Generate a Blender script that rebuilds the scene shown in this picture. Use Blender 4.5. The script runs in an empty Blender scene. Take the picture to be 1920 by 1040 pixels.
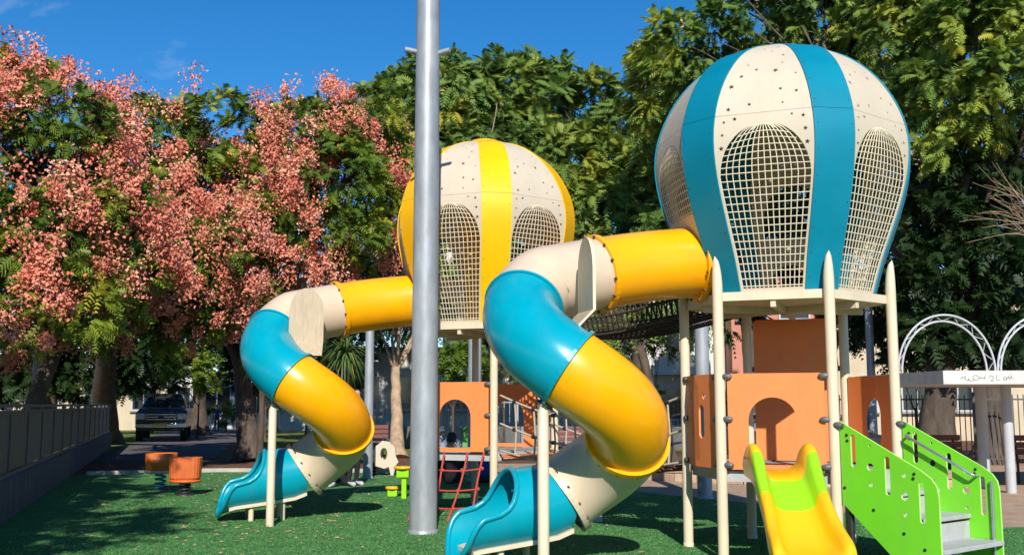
import bpy, bmesh, math, random
import numpy as np
from mathutils import Vector, Matrix
from mathutils.geometry import delaunay_2d_cdt

random.seed(7)
RNG = np.random.default_rng(11)
SC = bpy.context.scene
COL = SC.collection
R = math.radians
PI = math.pi

# ------------------------------------------------------------------ camera
EYE = 1.5
FPX = 1950.0                       # focal length in photo pixels (1920 wide)
PITCH = math.atan(238 / FPX)
cam = bpy.data.cameras.new('camera')
cam.sensor_width = 36.0
cam.lens = 36.0 * FPX / 1920.0
cam.clip_end = 2000
cam_o = bpy.data.objects.new('camera', cam)
COL.objects.link(cam_o)
cam_o.location = (0, 0, EYE)
cam_o.rotation_euler = (PI / 2 + PITCH, 0, 0)
SC.camera = cam_o

# ------------------------------------------------------------------ sky and sun
SUN_EL = R(33)
SUN_DIR = Vector((-0.05, 1.0, -math.tan(SUN_EL) * math.hypot(0.05, 1))).normalized()   # way the light travels
world = bpy.data.worlds.new('World')
SC.world = world
world.use_nodes = True
wn, wl = world.node_tree.nodes, world.node_tree.links
wn.clear()
w_out = wn.new('ShaderNodeOutputWorld')
w_bg = wn.new('ShaderNodeBackground')
w_sky = wn.new('ShaderNodeTexSky')
w_sky.sky_type = 'NISHITA'
w_sky.sun_disc = False
w_sky.sun_elevation = SUN_EL
w_sky.sun_rotation = math.atan2(-SUN_DIR.x, -SUN_DIR.y)
w_sky.air_density = 1.0
w_sky.dust_density = 0.0
w_sky.altitude = 600
w_sky.ozone_density = 5.0
w_bg.inputs['Strength'].default_value = 0.114
# thin cirrus wisps
w_tc = wn.new('ShaderNodeTexCoord')
w_map = wn.new('ShaderNodeMapping')
w_map.inputs['Scale'].default_value = (1.0, 1.0, 2.2)
w_map.inputs['Location'].default_value = (3.35, 0.4, 0.2)
w_noise = wn.new('ShaderNodeTexNoise')
w_noise.inputs['Scale'].default_value = 3.2
w_noise.inputs['Detail'].default_value = 8
w_noise.inputs['Roughness'].default_value = 0.55
w_noise.inputs['Distortion'].default_value = 0.4
w_ramp = wn.new('ShaderNodeValToRGB')
w_ramp.color_ramp.elements[0].position = 0.60
w_ramp.color_ramp.elements[1].position = 0.80
w_ramp.color_ramp.elements[1].color = (0.75, 0.75, 0.75, 1)
w_mix = wn.new('ShaderNodeMixRGB')
w_mix.inputs['Color2'].default_value = (8.0, 8.3, 8.8, 1)
wl.new(w_tc.outputs['Generated'], w_map.inputs['Vector'])
wl.new(w_map.outputs['Vector'], w_noise.inputs['Vector'])
wl.new(w_noise.outputs['Fac'], w_ramp.inputs['Fac'])
wl.new(w_ramp.outputs['Color'], w_mix.inputs['Fac'])
w_hs = wn.new('ShaderNodeHueSaturation')
w_hs.inputs['Saturation'].default_value = 1.29
w_hs.inputs['Value'].default_value = 1.0
wl.new(w_sky.outputs['Color'], w_hs.inputs['Color'])
wl.new(w_hs.outputs['Color'], w_mix.inputs['Color1'])
wl.new(w_mix.outputs['Color'], w_bg.inputs['Color'])
wl.new(w_bg.outputs['Background'], w_out.inputs['Surface'])

sun = bpy.data.lights.new('sun', 'SUN')
sun.energy = 5.0
sun.angle = R(0.53)
sun.color = (1.0, 0.95, 0.87)
sun_o = bpy.data.objects.new('sun', sun)
COL.objects.link(sun_o)
sun_o.rotation_euler = SUN_DIR.to_track_quat('-Z', 'Y').to_euler()
sun_o.location = (0, -20, 30)

SC.view_settings.view_transform = 'Standard'
SC.view_settings.look = 'None'
SC.view_settings.exposure = 0.25
SC.view_settings.gamma = 1.0
SC.view_settings.use_curve_mapping = False

# ------------------------------------------------------------------ helpers
_c, _s = math.cos(PITCH), math.sin(PITCH)
def at(px, py, Y):
    """survey point: photo pixel + depth in metres -> world"""
    a = (px - 960) / FPX; b = -(py - 520) / FPX
    t = Y / (_c - b * _s)
    return Vector((a * t, Y, EYE + (_s + b * _c) * t))
def gnd(px, py, z=0.0):
    a = (px - 960) / FPX; b = -(py - 520) / FPX
    dz = _s + b * _c
    t = (z - EYE) / dz
    return Vector((a * t, (_c - b * _s) * t, z))
def px2m(px, Y): return px * Y / FPX

def tag(o, label, cat=None, group=None, kind=None):
    if label: o['label'] = label
    if cat: o['category'] = cat
    if group: o['group'] = group
    if kind: o['kind'] = kind
    return o
def empty(name, loc, rz=0.0):
    o = bpy.data.objects.new(name, None)
    COL.objects.link(o)
    o.location = loc
    o.rotation_euler = (0, 0, rz)
    o.empty_display_size = 0.2
    return o
def link(name, me, parent=None, loc=(0, 0, 0), rz=0.0):
    o = bpy.data.objects.new(name, me)
    COL.objects.link(o)
    o.location = loc
    o.rotation_euler = (0, 0, rz)
    if parent is not None: o.parent = parent
    if name in FINE: o['kind'] = 'stuff'
    return o

# fittings too small to pick apart singly stay joined
FINE = {'bolts', 'stripe_bolts', 'bars', 'rope_mesh', 'side_ropes', 'rope_joints', 'lattice', 'graffiti', 'twigs', 'net', 'dry_pods', 'seed_pods'}
class MB:
    """mesh builder"""
    def __init__(s): s.v = []; s.f = []; s.m = []; s.sm = []
    def add(s, verts, faces, mi=0, smooth=False):
        n = len(s.v)
        s.v.extend([tuple(q) for q in verts])
        for f in faces:
            s.f.append(tuple(i + n for i in f)); s.m.append(mi); s.sm.append(smooth)
        return s
    def box(s, c, d, mi=0, rz=0.0, rot=None):
        hx, hy, hz = d[0] / 2, d[1] / 2, d[2] / 2
        M = rot if rot is not None else Matrix.Rotation(rz, 3, 'Z')
        vs = [M @ Vector((x, y, z)) + Vector(c) for x in (-hx, hx) for y in (-hy, hy) for z in (-hz, hz)]
        return s.add(vs, [(0, 1, 3, 2), (4, 6, 7, 5), (0, 4, 5, 1), (2, 3, 7, 6), (0, 2, 6, 4), (1, 5, 7, 3)], mi)
    def bbox(s, c, d, b=0.01, mi=0, rz=0.0):
        """box with chamfered edges"""
        hx, hy, hz = d[0] / 2, d[1] / 2, d[2] / 2
        b = min(b, hx * .9, hy * .9, hz * .9)
        bm = bmesh.new()
        bmesh.ops.create_cube(bm, size=1)
        for v in bm.verts: v.co = Vector((v.co.x * d[0], v.co.y * d[1], v.co.z * d[2]))
        bmesh.ops.bevel(bm, geom=bm.edges[:], offset=b, segments=2, profile=.6, affect='EDGES')
        M = Matrix.Rotation(rz, 3, 'Z')
        bm.verts.index_update()
        vs = [M @ v.co + Vector(c) for v in bm.verts]
        fs = [[v.index for v in f.verts] for f in bm.faces]
        bm.free()
        return s.add(vs, fs, mi)
    def tube(s, pts, r, n=10, caps=True, mi=0, up=None, smooth=True):
        pts = [Vector(p) for p in pts]
        k = len(pts)
        rs = list(r) if hasattr(r, '__len__') else [r] * k
        tang = []
        for i in range(k):
            t = pts[min(i + 1, k - 1)] - pts[max(i - 1, 0)]
            tang.append(t.normalized() if t.length > 1e-9 else Vector((0, 0, 1)))
        a = Vector(up) if up is not None else Vector((0, 0, 1))
        if abs(a.dot(tang[0])) > .95: a = Vector((1, 0, 0))
        nrm = (a - tang[0] * a.dot(tang[0])).normalized()
        vs = []
        for i in range(k):
            nrm = (nrm - tang[i] * nrm.dot(tang[i]))
            nrm = nrm.normalized() if nrm.length > 1e-6 else tang[i].orthogonal().normalized()
            bi = tang[i].cross(nrm)
            for j in range(n):
                q = 2 * PI * j / n
                vs.append(pts[i] + (nrm * math.cos(q) + bi * math.sin(q)) * rs[i])
        fs = [(i * n + j, i * n + (j + 1) % n, (i + 1) * n + (j + 1) % n, (i + 1) * n + j) for i in range(k - 1) for j in range(n)]
        s.add(vs, fs, mi, smooth)
        if caps:
            s.add(vs[:n][::-1], [tuple(range(n))], mi)
            s.add(vs[-n:], [tuple(range(n))], mi)
        return s
    def lathe(s, prof, n=20, c=(0, 0, 0), mi=0, smooth=True):
        vs = [(c[0] + r * math.cos(2 * PI * j / n), c[1] + r * math.sin(2 * PI * j / n), c[2] + z) for r, z in prof for j in range(n)]
        fs = [(i * n + j, i * n + (j + 1) % n, (i + 1) * n + (j + 1) % n, (i + 1) * n + j) for i in range(len(prof) - 1) for j in range(n)]
        return s.add(vs, fs, mi, smooth)
    def prism(s, poly, z0, z1, mi=0, mi_side=None):
        n = len(poly)
        vs = [(x, y, z0) for x, y in poly] + [(x, y, z1) for x, y in poly]
        s.add(vs, [tuple(range(n))[::-1], tuple(range(n, 2 * n))], mi)
        s.add(vs, [(i, (i + 1) % n, n + (i + 1) % n, n + i) for i in range(n)], mi if mi_side is None else mi_side)
        return s
    def mesh(s, name, mats, recalc=False):
        me = bpy.data.meshes.new(name)
        me.from_pydata(s.v, [], s.f)
        if not isinstance(mats, (list, tuple)): mats = [mats]
        for m in mats: me.materials.append(m)
        me.polygons.foreach_set('material_index', s.m)
        me.polygons.foreach_set('use_smooth', s.sm)
        if recalc:
            bm = bmesh.new(); bm.from_mesh(me)
            bmesh.ops.recalc_face_normals(bm, faces=bm.faces[:])
            bm.to_mesh(me); bm.free()
        me.update()
        return me
    def build(s, name, mats, parent=None, loc=(0, 0, 0), rz=0.0, recalc=False):
        o = link(name, s.mesh(name, mats, recalc), parent, loc, rz)
        if name in FINE: o['kind'] = 'stuff'
        return o

def inside(pt, poly):
    x, y = pt; c = False; j = len(poly) - 1
    for i in range(len(poly)):
        xi, yi = poly[i]; xj, yj = poly[j]
        if (yi > y) != (yj > y) and x < (xj - xi) * (y - yi) / (yj - yi) + xi: c = not c
        j = i
    return c
def plate(mb, outline, holes=(), thick=0.02, mapf=None, step=None, lines=(), mi=0, mi_side=None, smooth=False):
    """sheet with real cut-outs; mapf(x, y, w) -> point, w runs through the thickness"""
    if mapf is None: mapf = lambda x, y, w: (x, w, y)
    if mi_side is None: mi_side = mi
    pts = []; edges = []
    for lp in [outline] + list(holes):
        n0 = len(pts); pts += [Vector(p) for p in lp]
        edges += [(n0 + i, n0 + (i + 1) % len(lp)) for i in range(len(lp))]
    for ln in lines:
        n0 = len(pts); pts += [Vector(p) for p in ln]
        edges += [(n0 + i, n0 + i + 1) for i in range(len(ln) - 1)]
    if step:
        xs = [p[0] for p in outline]; ys = [p[1] for p in outline]
        sx, sy = step
        y = min(ys) + sy / 2
        while y < max(ys):
            x = min(xs) + sx / 2
            while x < max(xs):
                if inside((x, y), outline) and not any(inside((x, y), h) for h in holes): pts.append(Vector((x, y)))
                x += sx
            y += sy
    V, E_, F, *_ = delaunay_2d_cdt(pts, edges, [], 0, 1e-5)
    tris = []
    for f in F:
        c = sum((V[i] for i in f), Vector((0, 0))) / len(f)
        if inside(c, outline) and not any(inside(c, h) for h in holes): tris.append(tuple(f))
    for w, flip in ((-thick / 2, False), (thick / 2, True)):
        mb.add([mapf(q.x, q.y, w) for q in V], [t[::-1] if flip else t for t in tris], mi, smooth)
    for lp in [outline] + list(holes):
        n = len(lp)
        vs = [mapf(x, y, -thick / 2) for x, y in lp] + [mapf(x, y, thick / 2) for x, y in lp]
        mb.add(vs, [(i, (i + 1) % n, n + (i + 1) % n, n + i) for i in range(n)], mi_side)
    return mb
def circle(cx, cy, rx, ry=None, n=20, a0=0.0):
    ry = rx if ry is None else ry
    return [(cx + rx * math.cos(a0 + 2 * PI * i / n), cy + ry * math.sin(a0 + 2 * PI * i / n)) for i in range(n)]
def slot(cx, cy, w, h, n=6):
    r = w / 2; o = []
    for i in range(n + 1): a = PI * i / n; o.append((cx + r * math.cos(a), cy + h / 2 - r + r * math.sin(a)))
    for i in range(n + 1): a = PI + PI * i / n; o.append((cx + r * math.cos(a), cy - h / 2 + r + r * math.sin(a)))
    return o
def star(cx, cy, r, a=0.0):
    return [(cx + (r if i % 2 == 0 else r * .42) * math.cos(a + PI / 2 + PI * i / 5), cy + (r if i % 2 == 0 else r * .42) * math.sin(a + PI / 2 + PI * i / 5)) for i in range(10)]
def arch(cx, z0, w, h, n=16):
    r = w / 2; o = [(cx - r, z0), (cx + r, z0)]
    for i in range(n + 1): a = PI * i / n; o.append((cx + r * math.cos(a), z0 + h - r + r * math.sin(a)))
    return o
def copy_tree(o, parent=None):
    c = o.copy(); COL.objects.link(c)
    if parent is not None: c.parent = parent
    for ch in list(o.children): copy_tree(ch, c)
    return c

# ------------------------------------------------------------------ materials
MATS = {}
def mat(name, col, rough=.5, var=.12, scale=3.0, bump=0.0, bscale=40.0, metal=0.0, coat=0.0, col2=None, spec=.5, dirt=0.0, stretch=None):
    m = bpy.data.materials.new(name); m.use_nodes = True
    nt = m.node_tree; N, L = nt.nodes, nt.links
    b = N['Principled BSDF']
    b.inputs['Roughness'].default_value = rough
    b.inputs['Metallic'].default_value = metal
    b.inputs['Coat Weight'].default_value = coat
    b.inputs['Coat Roughness'].default_value = .15
    b.inputs['Specular IOR Level'].default_value = spec
    tc = N.new('ShaderNodeTexCoord'); mp = N.new('ShaderNodeMapping')
    if stretch: mp.inputs['Scale'].default_value = stretch
    L.new(tc.outputs['Object'], mp.inputs['Vector'])
    nz = N.new('ShaderNodeTexNoise'); nz.inputs['Scale'].default_value = scale; nz.inputs['Detail'].default_value = 6; nz.inputs['Roughness'].default_value = .62
    L.new(mp.outputs['Vector'], nz.inputs['Vector'])
    rp = N.new('ShaderNodeValToRGB')
    c = Vector(col)
    c2 = Vector(col2) if col2 else c * (1 - var)
    c1 = c * (1 + var) if not col2 else c
    rp.color_ramp.elements[0].position = .32; rp.color_ramp.elements[1].position = .68
    rp.color_ramp.elements[0].color = (*c2, 1); rp.color_ramp.elements[1].color = (*[min(q, 1.0) for q in c1], 1)
    L.new(nz.outputs['Fac'], rp.inputs['Fac'])
    last = rp.outputs['Color']
    if dirt:
        n2 = N.new('ShaderNodeTexNoise'); n2.inputs['Scale'].default_value = 1.3; n2.inputs['Detail'].default_value = 9; n2.inputs['Roughness'].default_value = .7
        mp2 = N.new('ShaderNodeMapping'); mp2.inputs['Scale'].default_value = (3, 3, .7)
        L.new(tc.outputs['Object'], mp2.inputs['Vector']); L.new(mp2.outputs['Vector'], n2.inputs['Vector'])
        r2 = N.new('ShaderNodeValToRGB'); r2.color_ramp.elements[0].position = .46; r2.color_ramp.elements[1].position = .78
        r2.color_ramp.elements[1].color = (dirt, dirt, dirt, 1)
        L.new(n2.outputs['Fac'], r2.inputs['Fac'])
        mx = N.new('ShaderNodeMixRGB'); mx.inputs['Color2'].default_value = (.24, .20, .15, 1)
        L.new(r2.outputs['Color'], mx.inputs['Fac']); L.new(last, mx.inputs['Color1']); last = mx.outputs['Color']
    L.new(last, b.inputs['Base Color'])
    rr = N.new('ShaderNodeMapRange'); rr.inputs['To Min'].default_value = max(rough - .07, .03); rr.inputs['To Max'].default_value = min(rough + .1, 1)
    L.new(nz.outputs['Fac'], rr.inputs['Value']); L.new(rr.outputs['Result'], b.inputs['Roughness'])
    if bump:
        n3 = N.new('ShaderNodeTexNoise'); n3.inputs['Scale'].default_value = bscale; n3.inputs['Detail'].default_value = 5
        L.new(mp.outputs['Vector'], n3.inputs['Vector'])
        bp = N.new('ShaderNodeBump'); bp.inputs['Strength'].default_value = bump; bp.inputs['Distance'].default_value = .02
        L.new(n3.outputs['Fac'], bp.inputs['Height']); L.new(bp.outputs['Normal'], b.inputs['Normal'])
    MATS[name] = m
    return m
M_POST = mat('cream_post_paint', (.69, .575, .41), .42, .04, 4, dirt=.35)
M_CREAM = mat('cream_plastic_sheet', (.75, .67, .52), .5, .04, 3, dirt=.15)
def thin_sheet(m, col, fac):
    N, L = m.node_tree.nodes, m.node_tree.links
    tr = N.new('ShaderNodeBsdfTranslucent'); tr.inputs['Color'].default_value = (*col, 1)
    mx = N.new('ShaderNodeMixShader'); mx.inputs['Fac'].default_value = fac
    L.new(N['Principled BSDF'].outputs[0], mx.inputs[1]); L.new(tr.outputs[0], mx.inputs[2]); L.new(mx.outputs[0], N['Material Output'].inputs['Surface'])
thin_sheet(M_CREAM, (.85, .62, .34), .28)
M_NET = mat('cream_net', (.66, .58, .42), .6, .06, 9)
M_TEAL = mat('teal_plastic', (.0, .305, .41), .24, .07, 2.2, coat=.12, dirt=.06, spec=.4)
M_TEALS = mat('teal_sheet', (.0, .20, .30), .45, .06, 2.5, dirt=.03, spec=.25)
M_YEL = mat('yellow_plastic', (.94, .40, .001), .27, .05, 2.2, coat=.1, dirt=.1, spec=.4)
M_YELS = mat('yellow_sheet', (.90, .47, .001), .45, .05, 2.5, dirt=.05, spec=.25)
M_BEIGE = mat('beige_plastic', (.64, .50, .36), .33, .05, 2.2, coat=.15, dirt=.15)
M_ORA = mat('orange_sheet', (.84, .235, .062), .5, .06, 2.5, dirt=.2)
M_LIME = mat('lime_sheet', (.17, .62, .018), .45, .05, 2.5, dirt=.15)
M_LIMEE = mat('lime_sheet_edge', (.45, .80, .18), .5, .05, 2.5)
M_LIMEP = mat('lime_plastic', (.28, .62, .008), .3, .04, 2, coat=.2)
M_SYEL = mat('sun_yellow_plastic', (.86, .46, .003), .3, .04, 2, coat=.25)
M_GREY = mat('grey_steel_platform', (.42, .42, .42), .5, .1, 8, dirt=.3)
M_DECKU = mat('deck_plywood', (.60, .50, .34), .6, .12, 5)
M_GALV = mat('galvanised_steel', (.33, .355, .38), .45, .2, 6, metal=.25, dirt=.25, stretch=(1, 1, .35))
M_STEEL = mat('brushed_steel_rail', (.55, .56, .57), .3, .08, 8, metal=.85)
M_DARK = mat('black_fitting', (.025, .025, .028), .45, .2, 20)
M_CLAMP = mat('grey_clamp', (.10, .10, .10), .45, .2, 20)
M_ROPED = mat('dark_brown_rope', (.05, .032, .026), .85, .3, 60)
M_ROPET = mat('tan_rope', (.46, .38, .28), .85, .2, 60)
M_ROPER = mat('red_rope', (.42, .05, .035), .7, .15, 60)
M_WOODS = mat('pale_plywood', (.46, .36, .24), .55, .14, 6, stretch=(6, 6, .8))
M_CONC = mat('concrete', (.30, .29, .275), .85, .2, 5, bump=.3, dirt=.4)
M_BARK = mat('grey_brown_bark', (.085, .062, .045), .9, .45, 7, bump=.9, bscale=14, stretch=(1, 1, .35))
M_BARKL = mat('pale_bark', (.36, .25, .16), .9, .35, 7, bump=.8, bscale=16, stretch=(1, 1, .35))
M_WHITE = mat('white_render', (.62, .60, .56), .8, .08, 1.2, dirt=.3)
M_BEIGEW = mat('cream_render', (.55, .45, .31), .8, .08, 1.2, dirt=.3)
M_TERRA = mat('terracotta_render', (.50, .21, .14), .8, .1, 1.2)
M_GLASS = mat('dark_window_glass', (.02, .025, .03), .08, .2, 1, spec=.8)
M_FENCE = mat('grey_fence_sheet', (.085, .088, .092), .5, .12, 3, dirt=.35)
M_WALL = mat('blue_grey_wall_paint', (.085, .088, .115), .85, .2, 2.5, bump=.3, dirt=.5)
M_BLK = mat('black_metal', (.02, .02, .022), .5, .2, 10)
M_RED = mat('red_brown_wood', (.17, .055, .035), .65, .25, 6, stretch=(1, 8, 8))
M_CLOB = mat('black_cloth', (.012, .012, .015), .9, .3, 12)
M_CLOD = mat('dark_denim', (.03, .035, .06), .9, .3, 12)
M_CLOU = mat('blue_cloth', (.02, .05, .26), .85, .25, 12)
M_SKIN = mat('skin', (.50, .29, .20), .55, .08, 12)
M_HAIR = mat('dark_hair', (.012, .009, .008), .6, .3, 30)
M_SHOE = mat('pale_shoe', (.42, .42, .45), .7, .15, 12)
# ------------------------------------------------------------------ ground, turf, paths
def ground_mat(name, stops, scale, bump=.5, bscale=30, scale2=None, rough=.95, detail=10):
    m = bpy.data.materials.new(name); m.use_nodes = True
    N, L = m.node_tree.nodes, m.node_tree.links
    b = N['Principled BSDF']; b.inputs['Roughness'].default_value = rough; b.inputs['Specular IOR Level'].default_value = .2
    tc = N.new('ShaderNodeTexCoord')
    nz = N.new('ShaderNodeTexNoise'); nz.inputs['Scale'].default_value = scale; nz.inputs['Detail'].default_value = detail; nz.inputs['Roughness'].default_value = .65
    L.new(tc.outputs['Object'], nz.inputs['Vector'])
    rp = N.new('ShaderNodeValToRGB')
    while len(rp.color_ramp.elements) < len(stops): rp.color_ramp.elements.new(.5)
    for e, (p, c) in zip(rp.color_ramp.elements, stops): e.position = p; e.color = (*c, 1)
    L.new(nz.outputs['Fac'], rp.inputs['Fac'])
    last = rp.outputs['Color']
    if scale2:
        n2 = N.new('ShaderNodeTexNoise'); n2.inputs['Scale'].default_value = scale2; n2.inputs['Detail'].default_value = 4; n2.inputs['Roughness'].default_value = .7
        L.new(tc.outputs['Object'], n2.inputs['Vector'])
        mr = N.new('ShaderNodeMapRange'); mr.inputs['From Min'].default_value = .25; mr.inputs['From Max'].default_value = .75; mr.inputs['To Min'].default_value = .55; mr.inputs['To Max'].default_value = 1.4
        L.new(n2.outputs['Fac'], mr.inputs['Value'])
        mx = N.new('ShaderNodeVectorMath'); mx.operation = 'SCALE'
        L.new(last, mx.inputs[0]); L.new(mr.outputs['Result'], mx.inputs['Scale']); last = mx.outputs['Vector']
    L.new(last, b.inputs['Base Color'])
    n3 = N.new('ShaderNodeTexNoise'); n3.inputs['Scale'].default_value = bscale; n3.inputs['Detail'].default_value = 6
    L.new(tc.outputs['Object'], n3.inputs['Vector'])
    bp = N.new('ShaderNodeBump'); bp.inputs['Strength'].default_value = bump; bp.inputs['Distance'].default_value = .03
    L.new(n3.outputs['Fac'], bp.inputs['Height']); L.new(bp.outputs['Normal'], b.inputs['Normal'])
    return m
M_DIRT = ground_mat('mulch_soil', [(.3, (.07, .035, .022)), (.5, (.15, .075, .045)), (.7, (.26, .14, .08))], 5, .8, 22, 60)
M_TURF = ground_mat('artificial_turf', [(.28, (.055, .18, .052)), (.5, (.09, .265, .08)), (.75, (.15, .36, .12))], 3.5, .8, 160, 38)
M_LAWN = ground_mat('dry_lawn', [(.3, (.07, .11, .02)), (.5, (.14, .17, .03)), (.7, (.24, .21, .06))], 4, .8, 40, 70)
M_PAVE = ground_mat('sandy_paving', [(.3, (.33, .22, .15)), (.5, (.42, .29, .20)), (.7, (.50, .36, .26))], 3, .3, 60, 90)
M_ASPH = ground_mat('grey_path', [(.3, (.09, .08, .085)), (.6, (.14, .125, .13)), (.8, (.17, .15, .15))], 4, .4, 120, 150)

def sheet(name, poly, z, m, kind='structure'):
    mb = MB(); n = len(poly)
    mb.add([(x, y, z) for x, y in poly], [tuple(range(n))])
    o = mb.build(name, m, recalc=False); o['kind'] = kind
    return o
g = sheet('ground', [(-300, -120), (300, -120), (300, 500), (-300, 500)], 0.0, M_DIRT)
WD = Vector((-.309, .951, 0)); WN = Vector((.951, .309, 0))
W0 = Vector((-6.39, 13.26, 0))
def wall_at(Y): return W0 + WD * ((Y - W0.y) / WD.y)
turf_poly = [(wall_at(-3).x, -3), (9.5, -3), (9.5, 13.35), (6.6, 13.1), (5.92, 12.98), (4.72, 14.66), (2.35, 17.96), (1.0, 20.6), (-.6, 22.6), (-4.0, 23.55), (-6.6, 23.55), (wall_at(22.4).x, 22.4)]
sheet('turf', turf_poly, 0.012, M_TURF)
sheet('paving', [(6.6, 13.1), (9.5, 13.35), (9.5, -3), (40, -3), (40, 27), (-1.5, 27), (-.6, 22.6), (1.0, 20.6), (2.35, 17.96), (4.72, 14.66), (5.92, 12.98)], 0.006, M_PAVE)
sheet('path', [(-11.6, 27.5), (-8.2, 29), (-18, 72), (-30, 120), (-34, 120), (-22.5, 72)], 0.008, M_ASPH)
sheet('lawn', [(-7.6, 31), (-2, 30), (6, 34), (6, 60), (-16, 72), (-17, 70)], 0.010, M_LAWN)
sheet('lawn_verge', [(-13.8, 33), (-12.6, 33), (-23.5, 75), (-40, 75)], 0.010, M_LAWN)
# kerb
kb = MB()
kp = [Vector((wall_at(22.4).x + .3, 22.45, 0)), Vector((-6.6, 23.6, 0)), Vector((-4.0, 23.6, 0)), Vector((-.6, 22.68, 0)), Vector((1.05, 20.65, 0))]
for a, b_ in zip(kp, kp[1:]):
    d = b_ - a; n_ = max(1, int(d.length / .8))
    for i in range(n_):
        c = a + d * ((i + .5) / n_)
        kb.bbox((c.x, c.y, .035), (d.length / n_ - .012, .16, .11), .012, 0, math.atan2(d.y, d.x))
ko = kb.build('kerb', mat('pale_kerb_concrete', (.42, .38, .33), .85, .15, 5, bump=.2)); ko['kind'] = 'structure'

# fallen leaves on the turf
lf = MB()
for i in range(700):
    x = random.uniform(-6, 5); y = random.uniform(10, 23)
    if random.random() < .5: x = random.uniform(-6, -2)
    if x < wall_at(y).x + .3: continue
    s_ = random.uniform(.02, .05); a = random.uniform(0, 6.28); h = .016
    q = [(x + s_ * math.cos(a) , y + s_ * math.sin(a), h + random.uniform(0, .01)), (x - .4 * s_ * math.sin(a), y + .4 * s_ * math.cos(a), h + .012), (x - s_ * math.cos(a), y - s_ * math.sin(a), h + random.uniform(0, .01)), (x + .4 * s_ * math.sin(a), y - .4 * s_ * math.cos(a), h + .004)]
    lf.add(q, [(0, 1, 2, 3)])
tag(lf.build('fallen_leaves', mat('dry_leaf', (.40, .27, .12), .8, .4, 3)), 'small dry tan leaves scattered over the green turf', 'leaves', kind='stuff')

pt = MB()
for i in range(420):
    y = random.uniform(10.5, 23); x = random.triangular(wall_at(y).x + .2, 1.5, wall_at(y).x + 2.0); s_ = random.uniform(.015, .035); a = random.uniform(0, 6.28); h = .03
    pt.add([(x + s_ * math.cos(a), y + s_ * math.sin(a), h), (x - .7 * s_ * math.sin(a), y + .7 * s_ * math.cos(a), h + .012), (x - s_ * math.cos(a), y - s_ * math.sin(a), h + .004)], [(0, 1, 2)])
tag(pt.build('fallen_petals', mat('fallen_pink_pod', (.55, .26, .18), .8, .3, 3)), 'small pink pods fallen on the turf below the pink trees', 'petals', kind='stuff')
# turf fibres near the camera
def turf_fibres():
    r = np.random.default_rng(5)
    n = 150000
    Y = 9.0 + 9.5 * r.random(n) ** 1.5; X = (r.random(n) * 2 - 1) * (Y * .5 + .2)
    wx = W0.x + WD.x / WD.y * (Y - W0.y)
    k = (X > wx + .05) & ~((Y > 12.9) & (X > 5.9)) & ~(X > 5.92 - (Y - 12.98) * .72)
    X, Y = X[k], Y[k]; n = len(X)
    a = r.uniform(0, 2 * PI, n); h = r.uniform(.009, .019, n); w = r.uniform(.004, .007, n); l = r.normal(size=(n, 2)) * .014
    b = np.stack([X, Y, np.full(n, .012)], 1); s_ = np.stack([np.cos(a) * w, np.sin(a) * w, np.zeros(n)], 1)
    T = np.stack([b - s_, b + s_, b + np.stack([l[:, 0], l[:, 1], h], 1)], 1)
    o = link('turf_fibres', tri_mesh('turf_fibres', T, r.random(n), LM_TURF)); tag(o, 'short green plastic fibres of the artificial turf', 'turf', kind='stuff')
# ------------------------------------------------------------------ boundary wall with grey sheet fence (left)
fe = empty('boundary_fence', wall_at(22))
tag(fe, 'long grey sheet metal fence on a low blue grey wall at the left', 'fence')
fe_o = fe.location.copy()
ang = math.atan2(WD.y, WD.x)
def FL(p): return Vector(p) - fe_o
S0, S1 = (2 - 22) / WD.y, (37.2 - 22) / WD.y
n_seg = 12
for i in range(n_seg):
    a = S0 + (S1 - S0) * i / n_seg; b_ = S0 + (S1 - S0) * (i + 1) / n_seg
    c = WD * ((a + b_) / 2) - WN * .11
    MB().bbox((c.x, c.y, .255), (b_ - a - .012, .22, .55), .012, 0, ang).build('wall_block', M_WALL, fe)
np_ = 20
pl_me = MB().box((0, 0, 0), ((S1 - S0) / np_ - .07, .02, .80)).mesh('panel', M_FENCE)
rb = MB()
for j in range(9): rb.box((-.8 + j * .2, .013, 0), (.03, .012, .78))
rb_me = rb.mesh('rib', M_FENCE)
po_me = MB().box((0, 0, 0), (.06, .06, .98)).mesh('fence_post', M_FENCE)
for i in range(np_ + 1):
    s_ = S0 + (S1 - S0) * i / np_
    c = WD * s_ - WN * .11
    link('fence_post', po_me, fe, (c.x, c.y, 1.02), ang)
    if i < np_:
        c = WD * (s_ + (S1 - S0) / np_ / 2) - WN * .11
        p_ = link('panel', pl_me, fe, (c.x, c.y, 1.0), ang)
for z in (.57, 1.40, 1.485):
    c = WD * ((S0 + S1) / 2) - WN * .072
    MB().box((c.x, c.y, z), (S1 - S0, .03, .045), 0, ang).build('rail', M_FENCE, fe)

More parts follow.
